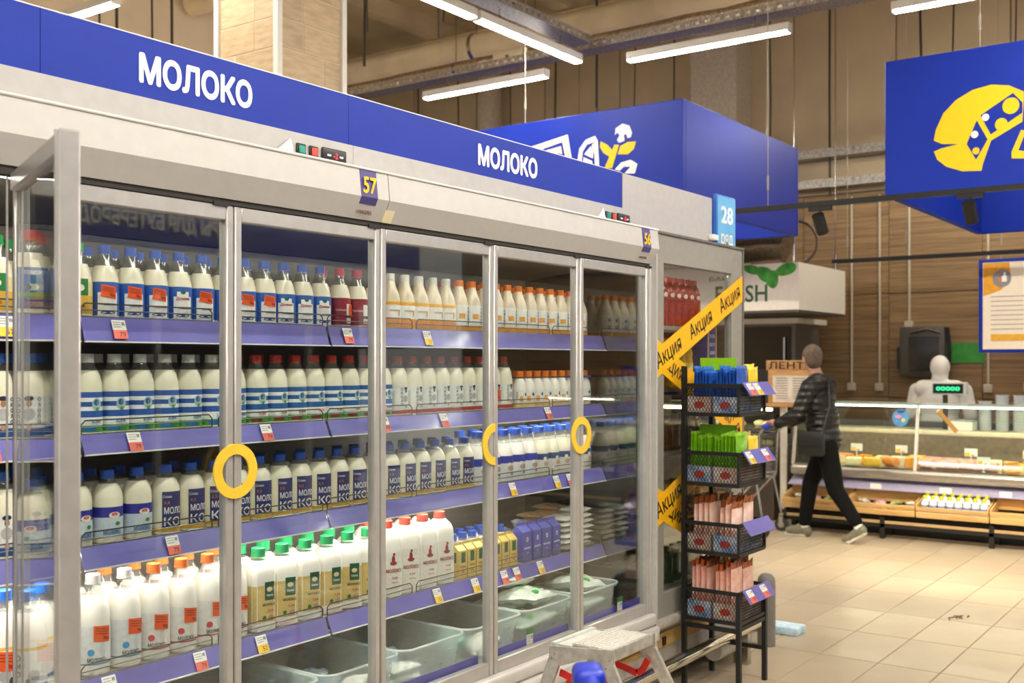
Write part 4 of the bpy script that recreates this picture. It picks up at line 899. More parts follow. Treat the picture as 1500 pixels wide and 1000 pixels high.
SCR = M('scrap_brown', '#6b5236', .8)
b = MB(SCR); rs_ = random.Random(2)
for i in range(7):
    a = rs_.uniform(0, 6.3); x, y = 7.02 + rs_.uniform(-.05, .05), 1.98 + rs_.uniform(-.05, .05) - .33; l = rs_.uniform(.02, .05)
    b.tube([(x, y, .003), (x + l * math.cos(a), y + l * math.sin(a), .006), (x + 1.8 * l * math.cos(a + .4), y + 1.8 * l * math.sin(a + .4), .003)], .0028, 5)
tag(b.build('floor_scrap', loc=(7.02, 1.65, 0)), 'small brown scrap of litter on the floor tiles', 'litter')
# ================================================================ WIRE RACK
rx0, rx1, ry0, ry1 = 4.78, 5.09, 2.11, 2.395
T = thing('wire_rack', 'black wire basket rack of snacks in front of the taped cabinet', 'rack', (rx0, ry0, 0))
for x in (rx0, rx1):
    for y, zt in ((ry0, .47), (ry1, 1.56)):
        b = MB(BLACK); b.box(x - .011, x + .011, y - .011, y + .011, 0, zt); b.build('post', T)
b = MB(BLACK); b.box(rx0, rx1, ry1 - .008, ry1 + .008, .30, .32); b.beam((rx0, ry0, .30), (rx0, ry1, .30), .016, .02); b.beam((rx1, ry0, .16), (rx1, ry1, .16), .016, .02); b.box(rx0, rx1, ry0 - .008, ry0 + .008, .30, .32); b.build('crossbar', T)
def lattice(b, fn, W, H, s=.017):
    k = -H
    a = math.tan(R(60))
    n = int((W + H) / s) + 1
    for sg in (1, -1):
        for i in range(n):
            u0 = -H * .6 + i * s
            # line from (u0,0) to (u0+H*.6,H), clipped
            p = [(u0, 0), (u0 + H * .6, H)]
            t0 = max(0, (0 - u0) / (H * .6)); t1 = min(1, (W - u0) / (H * .6))
            if t1 - t0 < .05: continue
            A = (u0 + H * .6 * t0, H * t0); B = (u0 + H * .6 * t1, H * t1)
            if sg < 0: A = (W - A[0], A[1]); B = (W - B[0], B[1])
            b.beam(fn(*A), fn(*B), .0022, .0022)
LV = [(1.327, 1.466), (.99, 1.14), (.66, .80), (.335, .476)]
for k, (z0, z1) in enumerate(LV):
    b = MB(BLACK)
    for z in (z0, z1):
        for p, q in (((rx0, ry0), (rx1, ry0)), ((rx1, ry0), (rx1, ry1)), ((rx1, ry1), (rx0, ry1)), ((rx0, ry1), (rx0, ry0))):
            b.beam((p[0], p[1], z), (q[0], q[1], z), .012, .018)
    for x in (rx0, rx1): b.box(x - .006, x + .006, ry0 - .006, ry0 + .006, z0, z1)
    b.box(rx0, rx1, ry0, ry1, z0 - .004, z0)
    bs = b.build('basket', T)
    b = MB(BLACK); H = z1 - z0
    lattice(b, lambda u, v: (rx0, ry0 + u, z0 + v), ry1 - ry0, H); lattice(b, lambda u, v: (rx1, ry0 + u, z0 + v), ry1 - ry0, H)
    lattice(b, lambda u, v: (rx0 + u, ry0, z0 + v), rx1 - rx0, H); lattice(b, lambda u, v: (rx0 + u, ry1, z0 + v), rx1 - rx0, H)
    o = b.build('wire_mesh', bs, smooth=0); o['kind'] = 'stuff'
    if k > 0:   # rear mesh panel up the back
        b = MB(BLACK); lattice(b, lambda u, v: (rx0 + u, ry1, z1 + .02 + v), rx1 - rx0, .10, .017); o = b.build('rear_mesh', bs, smooth=0); o['kind'] = 'stuff'
    b = MB(M('holder_violet', '#6c68ae', .3, noise=.06, coat=.3)); rot = Matrix.Rotation(R(-35), 3, 'X')
    b.obox(((rx0 + rx1) / 2 + .02, ry0 - .03, z1 - .015), (.31, .004, .075), rot); hd = b.build('ticket_holder', bs)
    for dx, c in ([(-.1, TAGR), (-.02, TAGY)], [(-.11, TAGY), (.08, TAGR)], [], [(-.1, TAGR), (.06, TAGR)])[k]:
        o = put('ticket', tme_[c.name], hd, ((rx0 + rx1) / 2 + .02 + dx - rx0, -.0345, z1 - .018)); o.rotation_euler = (R(-35), 0, 0); o.scale = (1.4, 1.4, 1.15)
# display boxes and snack packs
BOXW = M('display_box_blue', '#3a7ac0', .5, scale=22, dark='#dfe6ec', noise=.2); BOXR = M('display_box_white', '#dcdad4', .5, scale=14, dark='#b06a50')
def pack_mesh(w_, t_, h, m, m2, tf=.94):
    b = MB(m); n = 6; prof = [(0, .15), (.06, .5), (.2, .95), (.5, 1), (.8 * tf / .94, .9), (.92 * tf, .5), (tf, .2)]; rp = random.Random(int(h * 1e4))
    vs = []; fs = []
    for f_, th in prof:
        for i in range(n + 1):
            u = i / n * 2 - 1; e = (1 - abs(u) ** 2.5) * .9 + .1
            vs.append((u * w_ / 2, -t_ / 2 * th * e, f_ * h))
        for i in range(n + 1):
            u = 1 - i / n * 2; e = (1 - abs(u) ** 2.5) * .9 + .1
            vs.append((u * w_ / 2, t_ / 2 * th * e, f_ * h))
    m_ = 2 * (n + 1)
    for k in range(len(prof) - 1):
        for j in range(m_): fs.append((k * m_ + j, k * m_ + (j + 1) % m_, (k + 1) * m_ + (j + 1) % m_, (k + 1) * m_ + j))
    fs.append(tuple(range((len(prof) - 1) * m_, len(prof) * m_))); b.add(vs, fs)
    b.use(m2); z = tf * h; nn = 8
    hs_ = [h * (1 + (rp.uniform(-.035, .02) if tf < .93 else rp.uniform(-.012, .01))) for _ in range(nn + 1)]; ys_ = [rp.uniform(-.5, .5) * t_ * (.8 if tf < .93 else .3) for _ in range(nn + 1)]
    for i in range(nn):
        x0 = -w_ / 2 + w_ * i / nn; x1 = x0 + w_ / nn; yy = .002 * (-1) ** i
        b.add([(x0, yy, z), (x1, -yy, z), (x1, ys_[i + 1], hs_[i + 1]), (x0, ys_[i], hs_[i]), (x0, yy + .001, z), (x1, -yy + .001, z), (x1, ys_[i + 1] + .001, hs_[i + 1]), (x0, ys_[i] + .001, hs_[i])], [(0, 1, 2, 3), (7, 6, 5, 4), (3, 2, 6, 7)])
    return b.mesh('snack_pack', 50)
PK = {'blue': pack_mesh(.125, .016, .222, M('pack_blue', '#2a62c0', .25, scale=30, dark='#1a3f94', coat=.5), M('pack_blue2', '#3a78d0', .3)),
      'lime': pack_mesh(.125, .017, .238, M('pack_lime', '#86c81e', .25, scale=30, dark='#5f9a14', coat=.5), M('pack_lime2', '#9cd83a', .3)),
      'pink': pack_mesh(.128, .026, .262, M('pack_pink', '#f4e0d6', .3, scale=25, dark='#e8ab92', coat=.3), M('pack_pink2', '#c9743f', .35, noise=.3, scale=60, dark='#8a4a2a'), .86),
      'rose': pack_mesh(.128, .024, .285, M('pack_rose', '#f4d4c6', .3, scale=25, dark='#e79a80', coat=.3), M('pack_rose2', '#c2652f', .35, noise=.3, scale=60, dark='#84422a'), .86),
      'yell': pack_mesh(.12, .02, .235, M('pack_yellow', '#f0d838', .25, scale=30, dark='#e0b820', coat=.5), M('pack_yellow2', '#f4e45c', .3))}
lvn = ['uppermost', 'second', 'third', 'lowest']
rnd = random.Random(11)
for k, (z0, z1) in enumerate(LV):
    for s in range(2):
        y0 = ry0 + .012 + s * .136; b = MB(BOXW if (k + s) % 2 == 0 else BOXR); a, e = rx0 + .014, rx1 - .014; f, g2 = y0, y0 + .128; zt = z0 + .085; t = .002
        b.box(a, e, f, g2, z0 + .0005, z0 + .003); b.box(a, a + t, f, g2, z0, zt); b.box(e - t, e, f, g2, z0, zt); b.box(a, e, f, f + t, z0, zt); b.box(a, e, g2 - t, g2, z0, zt)
        b.use(M('box_print_red', '#c0392b', .5)); b.ball((a - .0005, (f + g2) / 2, z0 + .045), (.001, .03, .018), 10, 6)
        tag(b.build('display_box', loc=(a, f, z0)), 'printed cardboard display box in the %s basket of the rack, %s' % (lvn[k], ['aisle side', 'cabinet side'][s]), 'box', 'display boxes in the rack')
    pitch = (.0175, .0185, .028, .026)[k]; kind = ('blue', 'lime', 'pink', 'rose')[k]
    for rank in range(2):
        n = int(.262 / pitch); j = 0
        for i in range(n):
            y = ry0 + .021 + i * pitch
            if any(abs(y - (ry0 + .012 + s * .136 + o_)) < pitch * .42 for s in (0, 1) for o_ in (0, .128)): continue
            kd = 'yell' if (k < 2 and rank == 1 and i < 4) else kind
            x = rx0 + .085 + rank * .135
            o = put('snack_pack', PK[kd], None, (x, y, z0 + .0035), rnd.uniform(-.04, .04)); o.rotation_euler[1] = rnd.uniform(-.05, .05) * (1 if k < 2 else .7); sc_ = rnd.uniform(.93, 1.05); o.scale = (1, 1, sc_)
            tag(o, '%s snack pack in the %s basket, %s of the %s rank' % ({'blue': 'blue', 'lime': 'lime green', 'pink': 'pale pink', 'rose': 'rose pink', 'yell': 'yellow'}[kd], lvn[k], ORD[j], ['facing', 'rear'][rank]), 'snack pack', 'snack packs in the %s basket' % lvn[k]); j += 1
# lime header boxes above the packs
for k, z in ((0, 1.515), (1, 1.185)):
    b = MB(M('lime_card', '#8fd018', .4, noise=.04)); c = [(rx1 - .045, z), (rx1 - .018, z), (rx1 - .012, z + .11), (rx1 - .05, z + .11)]
    b.prism([(2.205, z - .18), (2.37, z - .18), (2.385, z + .085), (2.19, z + .085)], lambda u, v, w_: (w_, u, v), 4.9335, 4.9365)
    tag(b.build('header_card', loc=(4.935, 2.28, z - .18)), 'lime green header card behind the packs of the %s basket' % lvn[k], 'card', 'lime header cards')
# two taller packs in the third basket
for i, (x, y, c) in enumerate(((4.815, 2.26, '#f0d0c0'), (4.815, 2.19, '#e8c838'))): pass

# ================================================================ STEP LADDER
LAD = M('ladder_aluminium', '#c8c6c0', .35, metal=.6, noise=.12, scale=40)
lx0, lx1, ly0, ly1, lz = 2.845, 3.11, 1.672, 1.885, .70
T = thing('step_ladder', 'aluminium step ladder with red braces in front of the refrigerator', 'ladder', (lx0, ly0, 0))
b = MB(M('ladder_tread', '#d5d3cc', .45, metal=.35, noise=.12, scale=90, bump=.4)); b.rbox(lx0 + .012, lx1 - .012, ly0, ly0 + .15, lz - .012, lz, .004, 2)
for i in range(10): b.box(lx0 + .02, lx1 - .02, ly0 + .012 + i * .014, ly0 + .016 + i * .014, lz, lz + .0012)
b.build('platform', T)
b = MB(LAD); b.rbox(lx0 + .006, lx1 - .006, ly0 - .008, ly0 + .006, lz - .035, lz + .002, .003); b.build('front_lip', T)
b = MB(M('hinge_cover', '#c2c6bf', .4, noise=.06)); b.box(lx0 + .02, lx1 - .02, ly0 + .155, ly1 + .01, lz - .03, lz - .014); b.box(lx0 + .01, lx1 - .01, ly1 - .006, ly1 + .012, lz - .045, lz - .008); b.build('rear_cover', T)
for x, s in ((lx0, 1), (lx1, -1)):
    b = MB(LAD); b.prism([(ly0 - .012, lz + .003), (ly1 + .012, lz - .018), (ly1 + .012, lz - .05), (ly1 - .03, lz - .075), (ly0 + .06, lz - .03), (ly0 + .035, lz - .085), (ly0 - .012, lz - .075)], lambda u, v, w_: (w_, u, v), x - .004, x + .004)
    br = b.build('side_bracket', T, smooth=0)
    b = MB(STEEL)
    for yy, zz in ((ly0 + .005, lz - .03), (ly0 + .015, lz - .055), (ly1 - .01, lz - .04), (ly1, lz - .055)): b.ball((x - .005 * s, yy, zz), .004, 8, 5)
    b.build('rivet', br)
    for y, dy, nm in ((ly0 + .008, -.34, 'front_leg'), (ly1 - .012, .22, 'rear_leg')):
        xo = (-1 if s > 0 else 1) * .045
        b = MB(LAD); b.beam((x, y, lz - .05), (x + xo, y + dy, .02), .012, .042, (0, 1, 0)); lg = b.build(nm, T)
        b = MB(BLACKP); b.beam((x + xo, y + dy, .0), (x + xo * .94, y + dy * .95, .05), .024, .05, (0, 1, 0)); b.build('foot', lg)
REDS = M('brace_red', '#c81f1c', .4, noise=.04)
for x in (lx0 + .012, lx1 - .012):
    b = MB(REDS); pts = [(x, ly0 + .01, lz - .085), (x, ly0 + .03, lz - .12), (x, ly0 + .05, lz - .135), (x, ly1 - .02, lz - .10)]
    for p, q in zip(pts, pts[1:]): b.beam(p, q, .006, .022)
    b.build('brace', T)
b = MB(LAD); b.tube([(lx0 + .01, ly1, lz - .20), (lx1 - .01, ly1, lz - .20)], .006, 8)
for k in (1, 2): b.rbox(lx0 - .02 * k, lx1 + .02 * k, ly0 - .11 * k - .03, ly0 - .11 * k + .06, lz - .23 * k, lz - .23 * k + .03, .004)
b.build('step', T)
b = MB(REDS); b.box(lx0 + .005, lx0 + .05, ly1 - .05, ly1 - .046, lz - .22, lz - .12); b.build('warning_label', T)

# ================================================================ NEAR SHOPPING CART
CWIRE = M('cart_wire', '#a8a8a6', .25, metal=.9)
CBLUE = M('cart_blue', '#1f35b8', .35, noise=.05)
def cart(name, label, loc, rz, sc_=1):
    T = thing(name, label, 'shopping cart', loc, rz)      # pushed towards local +Y; handle at y=0
    b = MB(CBLUE); b.tube([(-.19, 0, 1.0), (.19, 0, 1.0)], .019, 12); b.build('handle', T, world=False)
    for s in (-1, 1): b = MB(CBLUE); b.rbox(s * .23 - .04, s * .23 + .04, -.028, .03, .975, 1.025, .015, 3); b.build('handle_end', T, world=False)
    b = MB(CWIRE)
    for s in (-1, 1):
        b.tube([(s * .235, 0, 1.0), (s * .235, .06, .93), (s * .22, .07, .55), (s * .22, .30, .30), (s * .24, .62, .16)], .012, 8)
        b.tube([(s * .22, .07, .55), (s * .20, .85, .48)], .010, 8); b.tube([(s * .22, .10, .52), (s * .25, .03, .16)], .011, 8)
    b.tube([(-.24, .62, .16), (.24, .62, .16)], .011, 8); b.build('frame', T, world=False)
    b = MB(CWIRE)
    z0, z1 = .52, .93
    def corner(s, t, z):
        f = (z - z0) / (z1 - z0); return (s * (.20 + .035 * f - .03 * t), .06 + t * (.74 + .06 * f) - .0, z + (.0 if z < .9 else .0))
    for i in range(9):
        z = z0 + (z1 - z0) * i / 8
        b.tube([corner(-1, 0, z), corner(-1, 1, z), corner(1, 1, z), corner(1, 0, z)], .0024 if i < 8 else .006, 5, closed=True)
    for s in (-1, 1):
        for i in range(22): t = i / 21; b.tube([corner(s, t, z0), corner(s, t, z1)], .0022, 4)
    for i in range(12):
        f = i / 11
        for t in (0, 1):
            p = Vector(corner(-1, t, z0)).lerp(Vector(corner(1, t, z0)), f); q = Vector(corner(-1, t, z1)).lerp(Vector(corner(1, t, z1)), f); b.tube([p, q], .0022, 4)
        b.tube([Vector(corner(-1, 0, z0)).lerp(Vector(corner(1, 0, z0)), f), Vector(corner(-1, 1, z0)).lerp(Vector(corner(1, 1, z0)), f)], .0022, 4)
    b.build('basket', T, world=False)
    for x, y in ((-.245, .03), (.245, .03), (-.235, .64), (.235, .64)):
        b = MB(M('wheel_rubber', '#2c2b2a', .6)); b.tube([(x - .016, y, .062), (x + .016, y, .062)], .062, 18); b.use(M('wheel_hub', '#8a8884', .4)); b.tube([(x - .018, y, .062), (x + .018, y, .062)], .03, 12)
        wl = b.build('wheel', T, world=False)
        b = MB(STEEL); b.box(x - .024, x - .02, y - .02, y + .02, .05, .15); b.box(x + .02, x + .024, y - .02, y + .02, .05, .15); b.box(x - .024, x + .024, y - .02, y + .02, .14, .17); b.build('fork', wl, world=False)
    return T
cart('shopping_cart', 'near shopping cart with blue handle end at the bottom edge', (1.50, .90, 0), R(216.9))
cart('shopping_cart', 'wire shopping cart with blue handle pushed by the man in black', (9.42, 3.80, 0), R(2))

# ================================================================ HANGING BLUE SIGNS
YS = M('sign_yellow', '#f3c60a', .4, noise=.02)
CREAM = M('sign_cream', '#f0e0c8', .45, noise=.02)
def hang_wires(T, pts, z0, z1=5.95):
    b = MB(M('sign_wire', '#a39b8c', .6))
    for x, y in pts: b.tube([(x, y, z0), (x, y, z1)], .0028, 5); b.tube([(x, y, z0 + .12), (x, y, z0 + .22)], .008, 6)
    b.build('suspension', T)
def bigsign(label, x0, x1, y0, y1, z0, z1):
    T = thing('hanging_sign', label, 'sign', (x0, y0, z0)); t = .05
    for nm, a in (('front_board', (x0, x0 + t, y0, y1)), ('side_board', (x0 + t, x1 - t, y1 - t, y1)), ('side_board', (x0 + t, x1 - t, y0, y0 + t)), ('back_board', (x1 - t, x1, y0, y1))):
        b = MB(BLUE2); b.rbox(a[0], a[1], a[2], a[3], z0, z1, .004, 1); b.build(nm, T)
    return T
def disc(b, fn, u, v, ru, rv, n=24, a0=0, a1=360, inner=0):
    pts = [(u + ru * math.cos(R(a0 + (a1 - a0) * i / n)), v + rv * math.sin(R(a0 + (a1 - a0) * i / n))) for i in range(n + 1)]
    if inner:
        q = [(u + ru * inner * math.cos(R(a0 + (a1 - a0) * i / n)), v + rv * inner * math.sin(R(a0 + (a1 - a0) * i / n))) for i in range(n + 1)]
        b.add([fn(*p) for p in pts + q], [(i, i + 1, n + 2 + i, n + 1 + i) for i in range(n)])
    else: b.add([fn(u, v)] + [fn(*p) for p in pts], [(0, i + 1, i + 2) for i in range(n)])
PZ = [0]
def poly(b, fn, pts):
    PZ[0] = (PZ[0] + 1) % 12; o_ = Vector((-.00025 * PZ[0], 0, 0)); fn0 = fn; fn = lambda u, v: tuple(Vector(fn0(u, v)) + o_)
    b.add([fn(*p) for p in pts], [tuple(range(len(pts)))])
# -- cheese sign: board faces -X, u runs along -Y (to the viewer's right)
T = bigsign('blue hanging sign with a yellow cut cheese wheel picture', 7.44, 10.1, -.8, 2.22, 2.70, 3.62)
zz0, H_ = 2.70, .92
def cf(u, v, e=.0): return (7.4385 - e, 2.22 - u, 2.70 + v)
b = MB(YS)
# picture laid out in metres on the board: wheel, cut notch and window
P = lambda px, py: ((px - 1296) / 202.0, 0)
def C(px, py):      # sign-face drawing units: measured across the board
    Yv = 7.44 * (0.58342 - 0.81217 * (px - 750) / 1580) / (0.81217 + 0.58342 * (px - 750) / 1580); d = 0.81217 * 7.44 + 0.58342 * Yv
    return (2.22 - Yv, 1.58 + (530 - py) * d / 1580 - 2.70)
wheel = [C(*p) for p in ((1368, 206), (1371, 190), (1382, 166), (1400, 147), (1424, 132), (1452, 124), (1478, 125), (1500, 134), (1490, 139), (1484, 136), (1436, 169), (1431, 176), (1416, 211), (1400, 211), (1380, 211))]
poly(b, lambda u, v: cf(u, v), wheel)
poly(b, lambda u, v: cf(u, v), [C(*p) for p in ((1368, 222), (1380, 217), (1404, 211), (1416, 211), (1430, 234), (1439, 240), (1438, 250), (1410, 251), (1386, 244), (1373, 234))])
poly(b, lambda u, v: cf(u, v), [C(*p) for p in ((1484, 136), (1500, 134), (1500, 142), (1498, 178), (1452, 206), (1440, 240), (1438, 250), (1430, 234), (1447, 204), (1450, 198), (1498, 165), (1498, 150))])
poly(b, lambda u, v: cf(u, v), [C(*p) for p in ((1431, 176), (1436, 169), (1452, 198), (1448, 206))])
for px, py, r_ in ((1481, 155, .05), (1467, 182, .038), (1430, 221, .022)): disc(b, lambda u, v: cf(u, v, .0035), *C(px, py), r_, r_ * 1.05)
for p in ([(1482, 222), (1496, 190), (1503, 192), (1492, 220), (1506, 222), (1520, 222), (1520, 232), (1482, 232)], [(1506, 180), (1560, 160), (1575, 200), (1530, 232), (1520, 226), (1560, 198), (1552, 172), (1508, 190)]): poly(b, cf, [C(*q) for q in p])
b.use(PRINTW)
for px, py, r_ in ((1444, 172, .022), (1428, 197, .022)): disc(b, lambda u, v: cf(u, v, .004), *C(px, py), r_, r_ * 1.05)
b.build('picture', T, smooth=0)
hang_wires(T, ((7.47, 1.62), (7.47, .2), (9.9, 2.0), (9.9, -.3)), 3.62)
# -- food sign
T = bigsign('blue hanging sign with white and yellow food pictures behind milk header', 7.4, 9.78, 3.72, 8.2, 2.76, 3.58)
def C2(px, py):
    t = (px - 750) / 1580; Yv = 7.4 * (0.58342 - 0.81217 * t) / (0.81217 + 0.58342 * t); d = 0.81217 * 7.4 + 0.58342 * Yv; return (Yv, 1.58 + (530 - py) * d / 1580)
def pf(u, v, e=0): return (7.3985 - e, u, v)
b = MB(CREAM); poly(b, pf, [C2(*p) for p in ((775, 216), (832, 197), (838, 233), (829, 233), (824, 208), (785, 222), (785, 240), (770, 240))]); poly(b, pf, [C2(*p) for p in ((795, 222), (822, 214), (824, 226), (818, 224), (812, 234), (806, 228), (795, 240))])
b.use(PRINTW)
cu, cv = C2(874, 228); 
for q in range(1):
    pts = [C2(*p) for p in ((846, 238), (849, 218), (858, 205), (872, 199), (876, 206), (878, 244), (872, 242), (870, 208), (860, 212), (854, 222), (852, 240))]; poly(b, pf, pts)
for s in (((856, 226), (869, 232), (869, 226), (866, 214)), ((855, 230), (868, 236), (868, 241), (855, 240)), ((867, 213), (869, 209), (870, 222), (869, 226))): poly(b, pf, [C2(*p) for p in s])
poly(b, pf, [C2(*p) for p in ((901, 198), (902, 188), (912, 181), (922, 184), (926, 194), (924, 201), (919, 202), (918, 197), (914, 197), (915, 206), (907, 209), (904, 205), (908, 198), (904, 194))])
poly(b, pf, [C2(*p) for p in ((901, 248), (910, 238), (924, 234), (934, 240), (930, 254), (915, 254), (924, 244), (914, 244), (908, 250))])
b.use(YS)
poly(b, pf, [C2(*p) for p in ((886, 246), (900, 212), (907, 212), (897, 246))]); poly(b, pf, [C2(*p) for p in ((880, 207), (890, 212), (897, 220), (894, 230), (884, 224), (879, 215))]); poly(b, pf, [C2(*p) for p in ((905, 226), (909, 214), (920, 208), (932, 207), (929, 218), (920, 226))])
b.build('picture', T, smooth=0)
hang_wires(T, ((7.43, 7.4), (7.43, 5.2), (9.7, 4.0)), 3.58)
# -- track rails with spots
def track(label, x, y0, y1, z, spots, drops, sl):
    T = thing('track_rail', label, 'rail', (x, y0, z)); b = MB(BLACK); b.box(x - .018, x + .018, y0, y1, z, z + .035); b.build('track', T)
    hang_wires(T, [(x, q) for q in drops], z + .03)
    for k, y in enumerate(spots):
        S = thing('spotlight', sl[k], 'spotlight', (x, y, z - .14)); b = MB(BLACK); b.box(x - .014, x + .014, y - .08, y + .08, z - .03, z - .0005); b.tube([(x, y, z - .03), (x, y, z - .07)], .009, 8); b.build('adapter', S)
        d = Vector((.55, -.05, -.8)).normalized(); c = Vector((x, y, z - .12)); b = MB(BLACKP); b.tube([c - d * .07, c + d * .07], .042, 16); hd = b.build('head', S); b = MB(emit_mat('spot_face', '#ffe2b0', 12)); b.tube([c + d * .0702, c + d * .071], .034, 16); b.build('lens', S)
        li = bpy.data.lights.new('spot', 'SPOT'); li.energy = 90; li.color = (1, .84, .62); li.spot_size = R(75); li.spot_blend = .6; li.shadow_soft_size = .05
        lo = bpy.data.objects.new('spot_light', li); COL.objects.link(lo); lo.parent = S; lo.location = c + d * .08 - Vector((x, y, z - .14)); lo.rotation_euler = d.to_track_quat('-Z', 'Y').to_euler()
track('black track rail passing under the blue cheese sign', 7.30, -1.0, 3.30, 2.655, (2.62, 1.64), (3.0, 1.2), ['black spotlight on the track rail in front of the wood wall', 'black spotlight hanging under the blue cheese sign'])
track('lower black track rail over the deli counter', 9.85, -1.6, 3.42, 2.49, (.9, -.4), (3.28, 2.75), ['black spotlight over the far end of the deli counter', 'outer black spotlight over the deli counter'])

# ================================================================ JUICE KIOSK AND BACKGROUND EQUIPMENT
KW = M('kiosk_white', '#e9e2d4', .45, noise=.02)
T = thing('kiosk_canopy', 'white kiosk canopy box with green lettering and leaf print', 'sign', (10.32, 3.92, 2.10))
b = MB(KW); b.box(10.32, 11.7, 3.92, 7.4, 2.10, 2.57); b.build('box', T, smooth=0)
b = MB(M('fresh_green', '#23613c', .5)); b.text('FRESH', .24, lambda x, y: (10.3185, 4.53 - x, 2.275 + y), .014, width=.56); b.text('БАР', .06, lambda x, y: (10.3185, 4.78 - x, 2.44 + y), .005, width=.2); b.build('lettering', T, smooth=0)
LEAF = M('leaf_print_bright', '#4fae3a', .5, scale=14, dark='#2f7d2a')
for i, (y, z, ry, rz_, a) in enumerate(((4.28, 2.47, .10, .07, .6), (4.06, 2.50, .12, .06, -.3), (4.20, 2.41, .07, .09, 0), (4.42, 2.52, .10, .045, .3))):
    b = MB(LEAF); n = 16; pts = []
    for k in range(n):
        t = 2 * math.pi * k / n; u = ry * math.cos(t); v = rz_ * math.sin(t) * (1 - .25 * math.cos(t)); pts.append((y + u * math.cos(a) - v * math.sin(a), min(2.569, z + u * math.sin(a) + v * math.cos(a))))
    pts = [(max(3.925, p[0]), p[1]) for p in pts]; b.add([(10.3185 - .0008 * i, p[0], p[1]) for p in pts], [tuple(range(n))]); b.build('leaf', T, smooth=0)
b = MB(M('frame_dark', '#5a5148', .6)); b.box(10.33, 11.69, 3.93, 7.39, 2.075, 2.10); b.build('soffit', T)
for x in (10.4, 11.62):
    for y in (4.0, 7.3): b = MB(STEEL); b.tube([(x, y, 2.57), (x, y, 5.9)], .006, 6); b.tube([(x, y, 2.59), (x, y, 2.75)], .014, 8); b.build('suspension', T)
T = thing('ventilation_duct', 'round metal ventilation elbow above the white kiosk canopy', 'duct', (11.0, 4.4, 2.6))
b = MB(M('duct_metal', '#8e8472', .3, metal=.85, noise=.15)); b.tube([(11.3, 5.6, 2.80), (11.1, 4.9, 2.82), (11.0, 4.55, 2.83), (10.98, 4.35, 2.83), (10.98, 4.30, 2.82)], .17, 16); b.build('pipe', T, smooth=50)
b = MB(M('duct_ring', '#756c5e', .4, metal=.6)); b.tube([(10.98, 4.2 + .23 * math.cos(a), 2.83 + .23 * math.sin(a)) for a in [R(i * 20) for i in range(18)]], .015, 6, closed=True); b.build('ring', T)
T = thing('oven_cabinet', 'tall black glass oven cabinet under the kiosk canopy', 'oven', (11.5, 4.3, 0))
b = MB(M('oven_body', '#6f6a63', .4, metal=.4, noise=.06)); b.box(11.35, 12.1, 4.35, 5.9, .0, 2.0); b.build('body', T)
b = MB(M('oven_glass', '#0b0b0c', .1, noise=.02)); b.box(11.335, 11.35, 4.40, 5.85, .8, 1.97); b.build('glass_front', T); b = MB(STEEL); b.tube([(11.31, 4.46, 1.0), (11.31, 4.46, 1.85)], .012, 8); b.build('handle', T)
b = MB(M('oven_inner', '#4a463f', .5)); b.box(11.333, 11.336, 4.55, 5.6, 1.1, 1.5); b.build('inner_tray', T)
b = MB(KW); b.box(11.3, 12.2, 4.3, 6.0, 2.001, 2.06); b.build('top_shelf', T)
# bakery counter beyond the deli
T = thing('pastry_case', 'low lit pastry case beyond the wire rack by the stand', 'display case', (10.3, 4.3, 0))
b = MB(M('case_dark', '#4b4137', .5)); b.box(10.25, 11.0, 4.15, 6.5, 0, .72); b.build('body', T)
b = MB(GLASS2); b.box(10.26, 10.27, 4.16, 6.49, .72, 1.12); b.build('front_pane', T); b = MB(emit_mat('pastry_led', '#ffe9c0', 7)); b.box(10.30, 10.33, 4.2, 6.45, 1.09, 1.115); b.build('light_strip', T)
b = MB(STEEL); b.box(10.25, 10.9, 4.15, 6.5, 1.12, 1.14); b.box(10.3, 10.9, 4.17, 6.48, .90, .915); b.build('shelf', T)
rnd = random.Random(21)
for i in range(14):
    for q, z in ((0, .7205), (1, .9155)):
        b = MB(M('pastry_%d' % (i % 3), ['#e6c88a', '#f0e2b8', '#c89a54'][i % 3], .6, noise=.2, scale=30)); b.ball((0, 0, .03), (.055, .06, .035), 10, 6, rough=.06, rnd=rnd)
        o = b.build('pastry_roll'); o.location = (10.42 + (i % 2) * .14, 4.28 + i * .15, z + .002); tag(o, 'golden pastry roll on the %s tier of the pastry case, %s along' % (['lower', 'upper'][q], ORD[i]), 'pastry', 'pastry rolls')

# stand with carved lettering
T = thing('menu_stand', 'wooden menu stand with cut out letters beside the man', 'stand', (9.95, 3.85, 0))
OAK = M('stand_oak', '#c2935a', .5, noise=.12, scale=8, stretch=(1, 1, 6))
b = MB(OAK); b.rbox(9.93, 9.955, 3.62, 4.08, 1.17, 1.50, .004); b.rbox(9.90, 9.97, 3.60, 4.10, 1.15, 1.18, .004); b.build('board', T)
b = MB(M('menu_sheet', '#efe6d6', .5, scale=10, dark='#d9c7ae')); b.box(9.925, 9.929, 3.68, 4.03, 1.19, 1.45); b.build('menu_sheet', T)
b = MB(PRINTG)
for k in range(9): b.box(9.9235, 9.925, 3.88, 4.0, 1.42 - k * .024, 1.428 - k * .024); b.box(9.9235, 9.925, 3.71, 3.83, 1.42 - k * .024, 1.428 - k * .024)
b.build('menu_print', T)
b = MB(OAK); b.rbox(9.93, 9.945, 3.60, 4.10, 1.50, 1.595, .003); b.build('letter_board', T)
b = MB(M('letter_brown', '#3a2414', .5)); b.text('ЛЕНТА', .09, lambda x, y: (9.928, 3.85 - x, 1.548 + y), .02, width=.44)
b.build('lettering', T, smooth=0)
b = MB(M('stand_post', '#cfc9bc', .4)); b.box(9.935, 9.965, 3.9, 3.96, .0, 1.16); b.box(9.82, 10.02, 3.76, 4.06, 0, .012); b.build('post', T)

